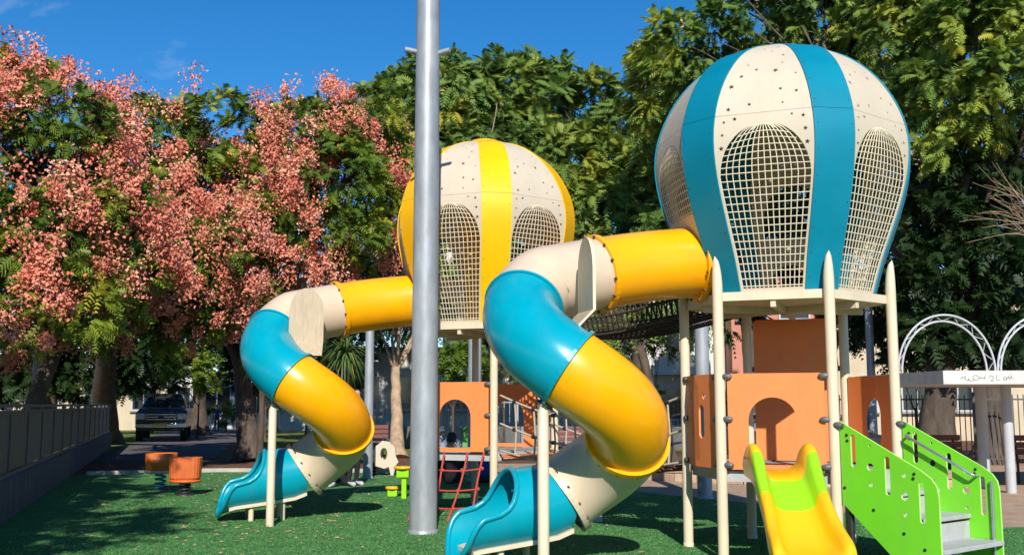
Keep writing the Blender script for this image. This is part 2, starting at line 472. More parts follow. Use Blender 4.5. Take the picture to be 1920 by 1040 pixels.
# ------------------------------------------------------------------ galvanised poles
def pole(label, base, h, r0, r1, pegs=None, m=None, group=None):
    t = empty('steel_pole', base)
    mb = MB(); mb.lathe([(r0 + (r1 - r0) * i / 8, h * i / 8) for i in range(9)], 28)
    mb.add([(r1 * math.cos(2 * PI * j / 28), r1 * math.sin(2 * PI * j / 28), h) for j in range(28)], [tuple(range(28))])
    mb.build('shaft', m or M_GALV, t)
    MB().lathe([(r0 + .012, 0), (r0 + .012, .05), (r0, .055)], 28).build('base_collar', m or M_GALV, t)
    for z, sgn, tilt in (pegs or []):
        rr = r0 + (r1 - r0) * z / h
        MB().tube([(sgn * (rr - .03), -.02, z), (sgn * (rr + .13), -.07, z + tilt)], .033, 12).build('peg', m or M_GALV, t)
    tag(t, label, 'pole', group)
    return t
bp_ = gnd(793, 1000)
pole('thick galvanised steel pole with two pegs rising in front of the yellow balloon tower', bp_, 9.5, .165, .135, [(5.82, -1, .02), (5.80, 1, .03)])
pole('galvanised pole behind the striped teal balloon tower, left of its front posts', gnd(1322, 935), 3.6, .12, .11)
pole('slim galvanised pole between the far tube slide and the pale tree trunk', at(689, 905, 21.5).xy.to_3d(), 3.7, .10, .085)
pole('galvanised pole standing behind the yellow balloon tower', Vector((-.75, 21.0, 0)), 4.4, .14, .13)
pole('slim grey pole beyond the teal balloon tower, left of the arched shelter', Vector((8.6, 25.0, 0)), 4.6, .10, .09)
pole('weathered grey lamp pole rising behind the sheet fence at far left', Vector((-10.2, 22.5, 0)), 4.6, .16, .09, m=M_CONC)

# ------------------------------------------------------------------ trees
def noise3(p, seed, k=1.0):
    r = np.random.default_rng(seed); out = np.zeros(len(p))
    for _ in range(7):
        d = r.normal(size=3) * k; out += np.sin(p @ d + r.uniform(0, 6.28))
    return out / 2.6
def unit(a): return a / np.maximum(np.linalg.norm(a, axis=1, keepdims=True), 1e-9)
def leaf_mat(name, stops, trans=.28, rough=.5):
    m = bpy.data.materials.new(name); m.use_nodes = True
    N, L = m.node_tree.nodes, m.node_tree.links
    b = N['Principled BSDF']; b.inputs['Roughness'].default_value = rough; b.inputs['Specular IOR Level'].default_value = .25
    at_ = N.new('ShaderNodeAttribute'); at_.attribute_name = 'tint'
    rp = N.new('ShaderNodeValToRGB')
    while len(rp.color_ramp.elements) < len(stops): rp.color_ramp.elements.new(.5)
    for e, (p, c) in zip(rp.color_ramp.elements, stops): e.position = p; e.color = (*c, 1)
    L.new(at_.outputs['Fac'], rp.inputs['Fac']); L.new(rp.outputs['Color'], b.inputs['Base Color'])
    tr = N.new('ShaderNodeBsdfTranslucent'); L.new(rp.outputs['Color'], tr.inputs['Color'])
    mx = N.new('ShaderNodeMixShader'); mx.inputs['Fac'].default_value = trans
    L.new(b.outputs[0], mx.inputs[1]); L.new(tr.outputs[0], mx.inputs[2])
    L.new(mx.outputs[0], N['Material Output'].inputs['Surface'])
    return m
LM_PINKT = leaf_mat('rain_tree_leaf', [(0, (.05, .10, .018)), (.45, (.11, .185, .024)), (.8, (.24, .29, .03)), (1, (.40, .39, .035))])
LM_MID = leaf_mat('feathery_leaf', [(0, (.07, .135, .038)), (.5, (.145, .235, .05)), (.8, (.28, .33, .048)), (1, (.48, .42, .05))])
LM_RIGHT = leaf_mat('flame_tree_leaf', [(0, (.055, .12, .032)), (.45, (.13, .22, .042)), (.75, (.26, .33, .045)), (1, (.46, .43, .05))])
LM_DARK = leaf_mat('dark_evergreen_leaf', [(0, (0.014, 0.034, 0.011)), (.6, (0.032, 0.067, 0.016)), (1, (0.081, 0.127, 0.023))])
LM_BUSH = leaf_mat('bush_leaf', [(0, (.05, .10, .015)), (.6, (.11, .19, .02)), (1, (.25, .32, .03))])
LM_POD = leaf_mat('pink_seed_pod', [(0, (.60, .16, .10)), (.5, (.80, .29, .19)), (1, (.88, .45, .31))], .12, .6)
LM_DRY = leaf_mat('dry_tan_pod', [(0, (.28, .19, .11)), (1, (.52, .40, .26))], .2, .7)
LM_YUC = leaf_mat('yucca_leaf', [(0, (.05, .10, .03)), (.7, (.12, .19, .05)), (1, (.38, .32, .06))], .2, .45)
LM_TURF = leaf_mat('turf_fibre', [(0, (.06, .19, .05)), (.6, (.10, .29, .085)), (.94, (.16, .36, .12)), (1, (.32, .33, .16))], .2, .6)
TRI = [0]
def tri_mesh(name, T, tint, m):
    """T: (n,3,3) triangles"""
    n = len(T)
    me = bpy.data.meshes.new(name)
    me.vertices.add(3 * n); me.loops.add(3 * n); me.polygons.add(n)
    me.vertices.foreach_set('co', T.reshape(-1).astype(np.float32))
    me.loops.foreach_set('vertex_index', np.arange(3 * n, dtype=np.int32))
    me.polygons.foreach_set('loop_start', np.arange(0, 3 * n, 3, dtype=np.int32))
    me.polygons.foreach_set('loop_total', np.full(n, 3, dtype=np.int32))
    a = me.attributes.new('tint', 'FLOAT', 'POINT')
    a.data.foreach_set('value', np.repeat(np.clip(tint, 0, 1), 3).astype(np.float32))
    me.materials.append(m); me.update(); me.validate()
    TRI[0] += n
    return me
turf_fibres()
def clump_points(lobes, dens, seed, depth=.35, gap=.0, k=.9):
    r = np.random.default_rng(seed); P, Nn = [], []
    for i, (c, rad, sq) in enumerate(lobes):
        n = int(dens * 4 * PI * rad * rad)
        d = unit(r.normal(size=(n, 3)))
        rr = rad * (1 - depth * r.random(n) ** 1.6) * (1 + .16 * noise3(d * rad + np.array(c), seed, 1.6))
        p = d * rr[:, None]; p[:, 2] *= sq; p += np.array(c)
        keep = np.ones(n, bool)
        for j, (c2, r2, s2) in enumerate(lobes):
            if j != i:
                q = p - np.array(c2); q[:, 2] /= s2
                keep &= np.linalg.norm(q, axis=1) > r2 * .78
        keep &= noise3(p, seed + 5, k) > -1.0 + gap
        P.append(p[keep]); Nn.append(d[keep])
    return np.concatenate(P), np.concatenate(Nn)
def fronds(P, Nn, per, flen, pairs, lw, ll, seed, droop=.35, spread=.85, tint0=.45, tv=.16, up=.25):
    r = np.random.default_rng(seed)
    n = len(P) * per
    ci = np.repeat(np.arange(len(P)), per)
    ctint = tint0 + r.normal(size=len(P)) * tv + .16 * noise3(P, seed + 3, .7)
    d = unit(Nn[ci] * .75 + r.normal(size=(n, 3)) * spread + np.array([0, 0, up]))
    b = P[ci] + r.normal(size=(n, 3)) * .07
    L = flen * r.uniform(.6, 1.2, n)
    upv = unit(np.array([0, 0, .75]) + Nn[ci] * .75 + r.normal(size=(n, 3)) * .45)
    side = unit(np.cross(d, upv))
    T, tt = [], []
    for j in range(pairs):
        s = (j + .7) / pairs
        base = b + d * (L * s)[:, None]; base[:, 2] -= droop * L * s * s
        dt = d.copy(); dt[:, 2] -= droop * 2 * s; dt = unit(dt)
        l = ll * (math.sin(PI * (.18 + .72 * s)) + .1) * r.uniform(.8, 1.2, n)
        for sg in (-1, 1):
            tip = base + (side * sg * .88 + dt * .48 + np.array([0, 0, -.18])) * l[:, None]
            w = dt * (lw / 2)
            T.append(np.stack([base - w, base + w * 1.3, tip], 1)); tt.append(ctint[ci] + r.normal(size=n) * .05)
    return np.concatenate(T), np.concatenate(tt)
def pods(P, Nn, per, size, seed, spread=(.14, .14, .18), tint0=.5, out=.40):
    r = np.random.default_rng(seed); n = len(P) * per
    ci = np.repeat(np.arange(len(P)), per)
    sc = r.uniform(.45, 1.5, len(P))[ci][:, None]
    c = P[ci] + Nn[ci] * out + np.clip(r.normal(size=(n, 3)), -1.5, 1.5) * np.array(spread) * sc
    a = unit(r.normal(size=(n, 3))); b = unit(np.cross(a, unit(r.normal(size=(n, 3))))); e = np.cross(a, b)
    s = (size * r.uniform(.6, 1.3, n))[:, None]
    t = np.clip(tint0 + r.normal(size=len(P))[ci] * .24 + r.normal(size=n) * .13, 0, 1)
    p0, p1, p2, p3 = c - a * s, c + b * s * .75 + e * s * .35, c + a * s, c - b * s * .75 + e * s * .35
    return np.concatenate([np.stack([p0, p1, p2], 1), np.stack([p0, p2, p3], 1)]), np.concatenate([t, t])
def limb(mb, a, b, r0, r1, seed, bend=.12, n=7, k=8):
    r = random.Random(seed); a, b = Vector(a), Vector(b); L = (b - a).length
    off = Vector((r.uniform(-1, 1), r.uniform(-1, 1), r.uniform(.0, .8))) * L * bend
    pts, rs = [], []
    for i in range(k + 1):
        t = i / k
        pts.append(a.lerp(b, t) + off * math.sin(PI * t) + Vector((r.uniform(-1, 1), r.uniform(-1, 1), 0)) * L * .012 * (0 < i < k))
        rs.append(r0 + (r1 - r0) * t ** .8)
    mb.tube(pts, rs, n, caps=True); return pts
def tree(name, label, base, fork, r0, lobes, leaf, seed, dens=2.6, per=11, flen=.55, pairs=6, lw=.05, ll=.17, droop=.35, bark=None, pod=None, dry=0, tint0=.45, gap=0., cat='tree', group=None, extra=(), spread=.85, depth=.35):
    base = Vector(base); t = empty(name, base); B = np.array(base)
    lob = [(tuple(Vector(c) - base), r_, sq) for c, r_, sq in lobes]
    mb = MB(); f = Vector(fork) - base
    k = 9; pts, rs = [], []
    rr = random.Random(seed)
    for i in range(k + 1):
        u = i / k
        pts.append(Vector((0, 0, -.05)).lerp(f, u) + Vector((rr.uniform(-1, 1), rr.uniform(-1, 1), 0)) * r0 * .12 * (0 < i < k))
        rs.append(r0 * (1.0 - .35 * u + .75 * math.exp(-u * 9)))
    mb.tube(pts, rs, 12)
    for i, (c, r_, sq) in enumerate(lob):
        lp = limb(mb, f - Vector((0, 0, .15)), c, r0 * .34 * min(1, .5 + r_ / 5), r0 * .07, seed * 31 + i, .14)
        for j in range(4):
            d = Vector((rr.uniform(-1, 1), rr.uniform(-1, 1), rr.uniform(-.4, 1))).normalized() * r_ * .8
            limb(mb, lp[rr.choice((4, 5, 6))], Vector(c) + d, r0 * .10, .012, seed * 97 + i * 5 + j, .15, 5, 5)
    for a, b_, ra, rb_ in extra: limb(mb, Vector(a) - base, Vector(b_) - base, ra, rb_, seed + 3, .06, 9)
    mb.build('trunk', bark or M_BARK, t)
    P, Nn = clump_points(lob, dens, seed, depth, gap)
    T, tt = fronds(P, Nn, per, flen, pairs, lw, ll, seed + 1, droop, tint0=tint0, spread=spread)
    link('crown', tri_mesh('crown', T, tt, leaf), t)
    if pod:
        dn, thr, pn, ps = pod
        P, Nn = clump_points(lob, dn, seed + 50, .08, 0)
        zr = np.array([Nn[:, 2]]).T[:, 0]
        m_ = (noise3(P + B, seed + 9, 1.7) > thr) & (zr > -.75)
        T, tt = pods(P[m_], Nn[m_], pn, ps, seed + 60)
        link('seed_pods', tri_mesh('seed_pods', T, tt, LM_POD), t)
    if dry:
        P, Nn = clump_points(lob, dry, seed + 70, .05, 0)
        T, tt = pods(P, Nn, 12, .05, seed + 71, (.05, .05, .20), out=.25)
        link('dry_pods', tri_mesh('dry_pods', T, tt, LM_DRY), t)
    tag(t, label, cat, group)
    return t
def LB(px, py, Y, rp, sq=.9): return (at(px, py, Y), px2m(rp, Y), sq)
G_T = 'trees around the playground'
PK = dict(leaf=LM_PINKT, dens=4.2, per=13, flen=.36, pairs=6, lw=.05, ll=.115, tint0=.54, pod=(5.6, -.22, 100, .040), group='pink podded trees')
tree('pink_tree', 'tall pink podded tree filling the left edge of the view', (-9.9, 20.6, 0), at(110, 640, 20.6), .22,
     [LB(10, 165, 20, 62), LB(95, 180, 20.2, 50), LB(40, 230, 20, 95), LB(120, 270, 20.4, 115), LB(10, 330, 19.6, 130), LB(175, 410, 20.4, 115), LB(60, 470, 19.4, 120), LB(-110, 330, 20, 170), LB(-90, 530, 19.5, 120), LB(120, 520, 20, 85), LB(230, 500, 21, 75), LB(20, 550, 19, 70), LB(60, 590, 18.6, 60), LB(160, 585, 19.4, 60), LB(-60, 600, 18.6, 70)], seed=101, **PK)
tree('pink_tree', 'middle pink podded tree rising behind the grey pickup truck', gnd(195, 832), at(200, 600, 33), .45,
     [LB(300, 270, 27, 95), LB(395, 230, 27, 80), LB(440, 260, 27.5, 75), LB(290, 400, 26, 120), LB(420, 370, 26.5, 115), LB(390, 480, 25, 85), LB(235, 300, 27, 85), LB(250, 520, 26, 75), LB(330, 540, 26, 70), LB(510, 290, 28, 85), LB(200, 420, 27, 90), LB(300, 600, 25.5, 55), LB(210, 590, 25.5, 55), LB(390, 575, 25.5, 55)], seed=202, **PK)
tree('pink_tree', 'pink podded tree with a forked trunk behind the far tube slide', gnd(470, 864), at(452, 690, 28.4), .33,
     [LB(590, 250, 28, 85), LB(690, 225, 29, 72), LB(630, 340, 27.6, 110), LB(715, 290, 29.5, 62), LB(560, 420, 27.5, 90), LB(650, 450, 28, 85), LB(520, 350, 28, 90), LB(710, 400, 29, 62), LB(480, 460, 28, 75), LB(600, 500, 28, 55)  , LB(470, 570, 27.4, 50), LB(540, 540, 27.6, 50)], seed=303,
     extra=[(at(455, 700, 28.4), at(405, 560, 28.2), .2, .11)], **PK)
MD = dict(leaf=LM_MID, dens=3.4, per=12, flen=.62, pairs=8, lw=.078, ll=.165, droop=.35, tint0=.5, dry=.05)
tree('feathery_tree', 'feathery green tree with a pale trunk left of the thick steel pole', gnd(745, 858), at(742, 690, 31.4), .2,
     [LB(810, 180, 34, 85), LB(880, 180, 35, 80), LB(760, 210, 35, 75), LB(850, 290, 34, 95), LB(770, 350, 34, 80), LB(900, 380, 34, 90), LB(710, 520, 33.5, 75), LB(770, 590, 33, 60), LB(840, 510, 33, 85)], seed=404, bark=M_BARKL, **MD)
tree('feathery_tree', 'broad feathery green tree in the middle, behind the yellow balloon', Vector((4.0, 33.5, 0)), at(1195, 640, 33), .30,
     [LB(960, 180, 36, 100), LB(1050, 200, 36, 95), LB(1130, 210, 35, 90), LB(960, 310, 35, 110), LB(1080, 320, 34, 110), LB(1180, 280, 34, 100), LB(1130, 410, 33, 110), LB(1050, 450, 33, 85), LB(1190, 480, 32, 85), LB(1230, 380, 33, 80)], seed=505, **MD)
tree('feathery_tree', 'low drooping feathery tree behind the dark net bridge', Vector((4.1, 27.5, 0)), at(1200, 650, 27.4), .17,
     [LB(1120, 580, 28, 60), LB(1200, 560, 28, 65), LB(1270, 590, 28, 55), LB(1150, 640, 27, 35), LB(1075, 600, 28, 40)], seed=515, leaf=LM_MID, dens=2.2, per=9, flen=.7, pairs=7, lw=.05, ll=.18, droop=.6, tint0=.35)
RT = dict(leaf=LM_RIGHT, dens=4.2, per=14, flen=.40, pairs=8, lw=.052, ll=.115, droop=.35, tint0=.52, dry=.22)
tree('flame_tree', 'huge yellow green tree arching over the right side behind the striped balloon', Vector((9.35, 23.2, 0)), at(1765, 560, 23.4), .40,
     [LB(1290, 110, 27, 90), LB(1240, 190, 28, 65), LB(1400, 60, 27, 110), LB(1540, 20, 26, 130), LB(1690, 40, 24, 130), LB(1830, 60, 22, 130), LB(1930, 160, 21, 110), LB(1760, 170, 22.5, 95), LB(1640, 140, 26, 110), LB(2010, 60, 21, 150), LB(1860, 210, 21.5, 80), LB(1480, 140, 27.5, 110), LB(1700, -110, 25, 160), LB(1900, -80, 23, 150), LB(1520, -90, 27, 120), LB(1780, 270, 22, 55)], seed=606, extra=[(at(1760, 700, 23.2), at(1900, 420, 24), .25, .08)], **RT)
tree('flame_tree', 'darker green tree standing directly behind the striped teal balloon', Vector((7.3, 31, 0)), at(1400, 600, 31), .3,
     [LB(1330, 230, 32, 105), LB(1260, 300, 32, 85), LB(1320, 360, 31, 105), LB(1440, 300, 32, 130), LB(1240, 440, 31, 75), LB(1310, 500, 31, 80), LB(1580, 330, 31, 140), LB(1240, 110, 34, 55)], seed=707, leaf=LM_MID, dens=2.4, per=11, flen=.62, pairs=8, lw=.06, ll=.165, tint0=.40)
DK = dict(leaf=LM_DARK, dens=2.8, per=11, flen=.48, pairs=6, lw=.075, ll=.14, tint0=.4)
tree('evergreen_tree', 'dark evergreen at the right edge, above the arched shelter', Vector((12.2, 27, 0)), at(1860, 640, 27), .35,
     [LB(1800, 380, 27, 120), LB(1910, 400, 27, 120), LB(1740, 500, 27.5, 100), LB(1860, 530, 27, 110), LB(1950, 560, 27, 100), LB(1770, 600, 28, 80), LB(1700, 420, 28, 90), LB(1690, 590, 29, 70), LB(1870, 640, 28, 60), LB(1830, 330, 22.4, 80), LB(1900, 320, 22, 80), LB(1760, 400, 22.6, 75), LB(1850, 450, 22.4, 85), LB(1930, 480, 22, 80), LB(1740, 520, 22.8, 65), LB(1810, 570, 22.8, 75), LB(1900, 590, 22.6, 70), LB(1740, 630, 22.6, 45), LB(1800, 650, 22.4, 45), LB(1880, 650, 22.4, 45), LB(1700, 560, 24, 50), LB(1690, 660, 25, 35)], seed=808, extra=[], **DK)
tree('evergreen_tree', 'dark evergreen behind the teal balloon, between the tower posts', Vector((9.8, 33, 0)), at(1560, 640, 33), .3,
     [LB(1560, 500, 34, 110), LB(1640, 560, 34, 70), LB(1440, 480, 34, 90), LB(1360, 590, 34, 60), LB(1590, 620, 34, 40)], seed=818, **DK)
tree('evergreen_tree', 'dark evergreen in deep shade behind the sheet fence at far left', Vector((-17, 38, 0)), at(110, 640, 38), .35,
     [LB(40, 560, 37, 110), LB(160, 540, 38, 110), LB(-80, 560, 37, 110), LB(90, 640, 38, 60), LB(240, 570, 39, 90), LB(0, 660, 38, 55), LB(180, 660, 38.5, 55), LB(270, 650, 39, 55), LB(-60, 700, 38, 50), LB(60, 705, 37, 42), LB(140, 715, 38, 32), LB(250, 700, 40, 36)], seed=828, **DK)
tree('evergreen_tree', 'dark evergreen above the pickup truck, behind the pink trees', Vector((-15.5, 52, 0)), at(375, 680, 52), .4,
     [LB(300, 600, 50, 100), LB(400, 560, 50, 110), LB(480, 610, 51, 80), LB(340, 480, 50, 110), LB(250, 640, 51, 60), LB(330, 670, 51, 50), LB(430, 680, 52, 36), LB(510, 690, 52, 40)], seed=838, **DK)
tree('evergreen_tree', 'dark evergreen behind the beige curve of the far tube slide', Vector((-7.5, 42, 0)), at(590, 700, 42), .22,
     [LB(560, 560, 41, 100), LB(650, 580, 41, 80), LB(560, 660, 42, 55), LB(690, 500, 41, 90), LB(470, 560, 41, 80), LB(640, 670, 42, 45)], seed=848, **DK)
# trees just outside the left of the view: they shade the fence and the turf
for i, (x, y, h, lab) in enumerate(((-8.9, 7.0, 6.2, 'pink podded tree beyond the fence whose shade falls on the turf at lower left'), (-7.6, 2.4, 5.8, 'pink podded tree beyond the fence, nearest the camera'), (-12.6, 13.2, 5.6, 'pink podded tree farther beyond the fence, left of the view'))):
    tree('pink_tree', lab, (x, y, 0), (x, y, 4), .24, [((x + 1.4, y + .3, h), 1.7, .75), ((x - .8, y + 1, h + .4), 1.9, .75), ((x + .6, y - 1.3, h), 1.7, .75), ((x + 2.3, y + 1.2, h + .1), 1.4, .75), ((x + .5, y + 1.6, h + .8), 1.6, .75), ((x - 2.2, y - .5, h), 1.7, .8), ((x - 1.6, y + 1.6, h - .6), 1.6, .8)], seed=900 + i, leaf=LM_PINKT, dens=2.6, per=9, flen=.5, pairs=5, lw=.07, ll=.2, pod=(2, .2, 20, .055), group='pink podded trees')
# low shrubs
def shrub(label, px, py, Y, rp, leaf, seed, sq=.8, n=4):
    c = at(px, py, Y); r_ = px2m(rp, Y); rr = random.Random(seed)
    lobes = [((c.x + rr.uniform(-.7, .7) * r_ * 1.3, c.y + rr.uniform(-.3, .5) * r_, max(c.z + rr.uniform(-.3, .3) * r_, r_ * .4)), r_ * rr.uniform(.55, .8), sq) for _ in range(n)]
    tree('shrub', label, (c.x, c.y, 0), (c.x, c.y, max(.2, c.z * .5)), .05, lobes, leaf, seed, dens=4, per=9, flen=.35, pairs=4, lw=.07, ll=.14, cat='shrub')
shrub('bright green shrub lit beside the path, right of the pickup truck', 375, 690, 46, 55, LM_BUSH, 31, n=6)
shrub('small clipped bush before the white house on the left', 425, 775, 58, 22, LM_BUSH, 32)
shrub('sunlit shrub between the posts of the yellow tower', 850, 675, 33, 52, LM_BUSH, 33, n=6)
shrub('sunlit shrub right of the yellow tower post, under the teal tube', 945, 690, 34, 35, LM_BUSH, 34)
shrub('yellowing shrub before the white apartment house', 1225, 640, 34, 40, LM_BUSH, 35)
shrub('green shrub seen through the arch of the shelter', 1712, 650, 24.5, 38, LM_BUSH, 36, n=5)
shrub('pale green bush beside the fence, left of the striped tower', 1215, 745, 37, 20, LM_BUSH, 37)
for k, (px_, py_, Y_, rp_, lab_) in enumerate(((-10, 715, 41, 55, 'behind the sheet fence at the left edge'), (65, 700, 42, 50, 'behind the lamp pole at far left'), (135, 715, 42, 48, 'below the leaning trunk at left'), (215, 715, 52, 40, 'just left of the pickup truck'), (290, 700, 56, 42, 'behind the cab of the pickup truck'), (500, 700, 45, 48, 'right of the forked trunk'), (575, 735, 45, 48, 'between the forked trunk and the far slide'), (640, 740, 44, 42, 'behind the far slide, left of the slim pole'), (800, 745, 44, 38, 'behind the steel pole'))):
    shrub('dark hedge clump added for the gloom under the trees, ' + lab_, px_, py_, Y_, rp_, LM_DARK, 38 + k, n=8)  # dark clumps added to deepen the shade beneath the canopy and cover pale walls
# spiky yuccas
def yucca(label, base, h, n, L, seed):
    t = empty('yucca', base); rr = np.random.default_rng(seed)
    MB().tube([(0, 0, -.05), (.03, 0, h * .5), (0, .02, h)], [.1, .07, .08], 9).build('trunk', M_BARK, t)
    d = unit(rr.normal(size=(n, 3)) + np.array([0, 0, .15])); T = []; tt = []
    side = unit(np.cross(d, np.array([0, 0, 1.0]) + rr.normal(size=(n, 3)) * .1)); c = np.array([0, 0, h])
    l = L * rr.uniform(.7, 1.1, n)[:, None]
    a, b_ = c + d * .05 - side * .02, c + d * .05 + side * .02
    m1 = c + d * l * .6 - np.array([0, 0, .10]) * L; m2 = m1 + side * .022; m1 = m1 - side * .022
    e = c + d * l - np.array([0, 0, .45]) * L
    for q in (np.stack([a, b_, m2], 1), np.stack([a, m2, m1], 1), np.stack([m1, m2, e], 1)): T.append(q); tt.append(np.clip(.35 + rr.normal(size=n) * .25, 0, 1))
    link('crown', tri_mesh('yucca_crown', np.concatenate(T), np.concatenate(tt), LM_YUC), t)
    tag(t, label, 'yucca', 'spiky yuccas')
yucca('spiky yucca head showing between the far slide and the slim pole', at(648, 660, 24).xy.to_3d(), at(648, 660, 24).z, 190, .72, 5)
yucca('drooping spiky yucca beside the forked trunk, behind the teal bend', at(492, 660, 27).xy.to_3d(), at(492, 660, 27).z, 170, .8, 6)
# bare twigs
tw = empty('bare_branch', at(1990, 470, 19.4)); mb = MB(); rr = random.Random(3)
o_ = at(1990, 470, 19.4)
for i in range(11):
    e = at(rr.uniform(1835, 1925), rr.uniform(330, 450), 19 + rr.uniform(-.4, .4)) - o_
    lp = limb(mb, (0, 0, 0), e, .016, .004, i, .2, 5, 7)
    for j in range(3):
        e2 = lp[4] + (lp[7] - lp[4]) * 1.0 + Vector((rr.uniform(-.5, .1), rr.uniform(-.3, .3), rr.uniform(-.35, .35)))
        limb(mb, lp[4], e2, .007, .003, i * 7 + j, .1, 4, 5)
mb.build('twigs', M_BARKL, tw); tag(tw, 'bare pale twigs reaching in at the right edge', 'branch')
print('leaf triangles', TRI[0])
# ------------------------------------------------------------------ play towers
VA = {1: 158.7, 2: 218.7, 3: 278.7, 4: 338.7, 5: 38.7, 6: 98.7}
RP = 1.06
T1 = Vector((2.86, 10.9, 0)); T2 = Vector((-.40, 14.89, 0))
def pol(a, r): return Vector((r * math.cos(R(a)), r * math.sin(R(a)), 0))
DZ = 2.60                                  # deck of the balloon
PZ = .86                                   # lower platform
# profile of the balloon
_ctl = np.array([(2.605, .93), (2.95, 1.02), (3.35, 1.185), (3.75, 1.31), (4.08, 1.355), (4.32, 1.33), (4.58, 1.24), (4.84, 1.09), (5.04, .90), (5.18, .69), (5.27, .45), (5.31, .18)])
_k = np.linspace(0, len(_ctl) - 1, 400)
_zr = np.stack([np.interp(_k, np.arange(len(_ctl)), _ctl[:, i]) for i in (0, 1)], 1)
_zr[:, 1] *= .975; _zr[:, 0] = 2.605 + (_zr[:, 0] - 2.605) * .985
for _ in range(14): _zr[8:-8] = np.stack([np.convolve(_zr[:, i], np.ones(17) / 17, 'valid') for i in (0, 1)], 1)
_sv = np.concatenate([[0], np.cumsum(np.linalg.norm(np.diff(_zr, axis=0), axis=1))])
VT = float(_sv[-1])
def prof(v):
    z = float(np.interp(v, _sv, _zr[:, 0])); r = float(np.interp(v, _sv, _zr[:, 1]))
    e = .02
    dz = float(np.interp(v + e, _sv, _zr[:, 0]) - np.interp(v - e, _sv, _zr[:, 0])); dr = float(np.interp(v + e, _sv, _zr[:, 1]) - np.interp(v - e, _sv, _zr[:, 1]))
    l = math.hypot(dz, dr) or 1
    return z, r, dz / l, -dr / l          # z, r, normal (r, z)
def v_at(z): return float(np.interp(z, _zr[:, 0], _sv))
def strip_a(v):
    z, r, *_ = prof(v)
    w = np.interp(z, [2.6, 3.4, 4.3, 4.9, 5.2, 5.31], [.155, .18, .195, .185, .16, .05])
    return math.asin(min(w / r, .45))
def hw(v): z, r, *_ = prof(v); return r * math.sin(PI / 6 - strip_a(v))
def mp_panel(x, v, w):
    z, r, nr, nz = prof(v); a = r * math.cos(PI / 6 - strip_a(v))
    return (a + nr * w, x, z + nz * w)
def mp_strip(x, v, w):
    z, r, nr, nz = prof(v); a = r * math.cos(strip_a(v)) + .014
    return (a + nr * w, x, z + nz * w)
VS = v_at(4.30)
V_AT, V_AB = v_at(4.20), v_at(3.70)
def open_hw(v):
    b = hw(v) - .028
    if v <= V_AB: return b
    u = (v - V_AB) / (V_AT - V_AB)
    return min(b, (hw(V_AB) - .028) * math.sqrt(max(0, 1 - u * u)))
def outline(v0, v1, f, n=16):
    vs = np.linspace(v0, v1, n)
    return [(-f(v), v) for v in vs][::-1] + [(f(v), v) for v in vs]
def make_balloon_meshes():
    rr = random.Random(21)
    vb = .03
    def opening(v0, n=22):
        vs = [v0 + (V_AB - v0) * i / 10 for i in range(10)] + [V_AB + (V_AT - V_AB) * math.sin(PI / 2 * i / n) for i in range(n + 1)]
        return [(open_hw(v), v) for v in vs[:-1]] + [(0, V_AT)] + [(-open_hw(v), v) for v in vs[:-1]][::-1]
    stars = []
    for sx in (-1, 1):
        for fx, dv in ((.86, -.07), (.62, -.045), (.90, -.20), (.93, -.33)): stars.append(star(sx * fx * hw(VS) * .94, VS + dv, rr.uniform(.018, .032), rr.uniform(-.4, .4)))
    low = MB(); plate(low, outline(0, VS - .002, hw), [opening(vb)] + stars, .012, mp_panel, (.07, .07), smooth=True)
    low2 = MB(); v2 = v_at(3.42); zc = v_at(2.99)
    plate(low2, outline(0, VS - .002, hw), [opening(v2), circle(0, zc, .30, .31, 24)] + stars, .012, mp_panel, (.07, .07), smooth=True)
    low3 = MB(); za, zb_ = v_at(3.42), v_at(4.06)
    ar_ = [(.33 * q, za) for q in (-1, -.5, 0, .5, 1)] + [(.33 * math.cos(a), v_at(3.72) + (zb_ - v_at(3.72)) * math.sin(a)) for a in np.linspace(0, PI, 15)]
    plate(low3, outline(0, VS - .002, hw), [ar_, circle(.02, v_at(2.88), .22, .22, 24)] + stars, .012, mp_panel, (.07, .07), smooth=True)
    st = []
    tries = 0
    while len(st) < 17 and tries < 4000:
        tries += 1
        v = rr.uniform(VS + .06, v_at(5.2)); x = rr.uniform(-1, 1) * (hw(v) - .07); r_ = rr.choice((.016, .018, .02, .024, .028, .034))
        if all(math.hypot(x - a, v - b) > .11 for a, b, _ in st): st.append((x, v, r_))
    up = MB(); plate(up, outline(VS + .002, VT, hw, 20), [star(x, v, r_, rr.uniform(-.5, .5)) for x, v, r_ in st], .012, mp_panel, (.06, .07), smooth=True)
    sl = MB(); f = lambda v: prof(v)[1] * math.sin(strip_a(v)) + .012
    plate(sl, outline(-.0, VS - .002, f), [], .014, mp_strip, (.08, .06), smooth=True)
    su = MB(); plate(su, outline(VS + .002, VT, f, 20), [], .014, mp_strip, (.08, .06), smooth=True)
    def net(v0):
        nb = MB(); rad = .0058
        for i in range(15):
            xi = -1 + 2 * i / 14
            vs = list(np.linspace(v0, V_AB, 9)) + [V_AB + (V_AT - V_AB) * math.sin(PI / 2 * q / 9) for q in range(1, 10)]
            nb.tube([mp_panel(xi * open_hw(v) , v, 0) for v in vs], rad, 5, False)
        v = v0 + .02; 
        while v < V_AT - .01:
            h = open_hw(v)
            bow = .05 * max(0, (v - V_AB) / (V_AT - V_AB))
            nb.tube([mp_panel(h * q, min(v - bow * q * q, V_AT), 0) for q in np.linspace(-1, 1, 9)], rad, 5, False)
            v += .075 if v < V_AB else .066
        return nb
    return dict(low=low.mesh('white_panel', M_CREAM, True), low2=low2.mesh('white_panel', M_CREAM, True), low3=low3.mesh('window_panel', M_CREAM, True), up=up.mesh('star_panel', M_CREAM, True), sl=sl, su=su, net=net(vb).mesh('net', M_NET), net2=net(v2).mesh('net', M_NET))
BM = make_balloon_meshes()
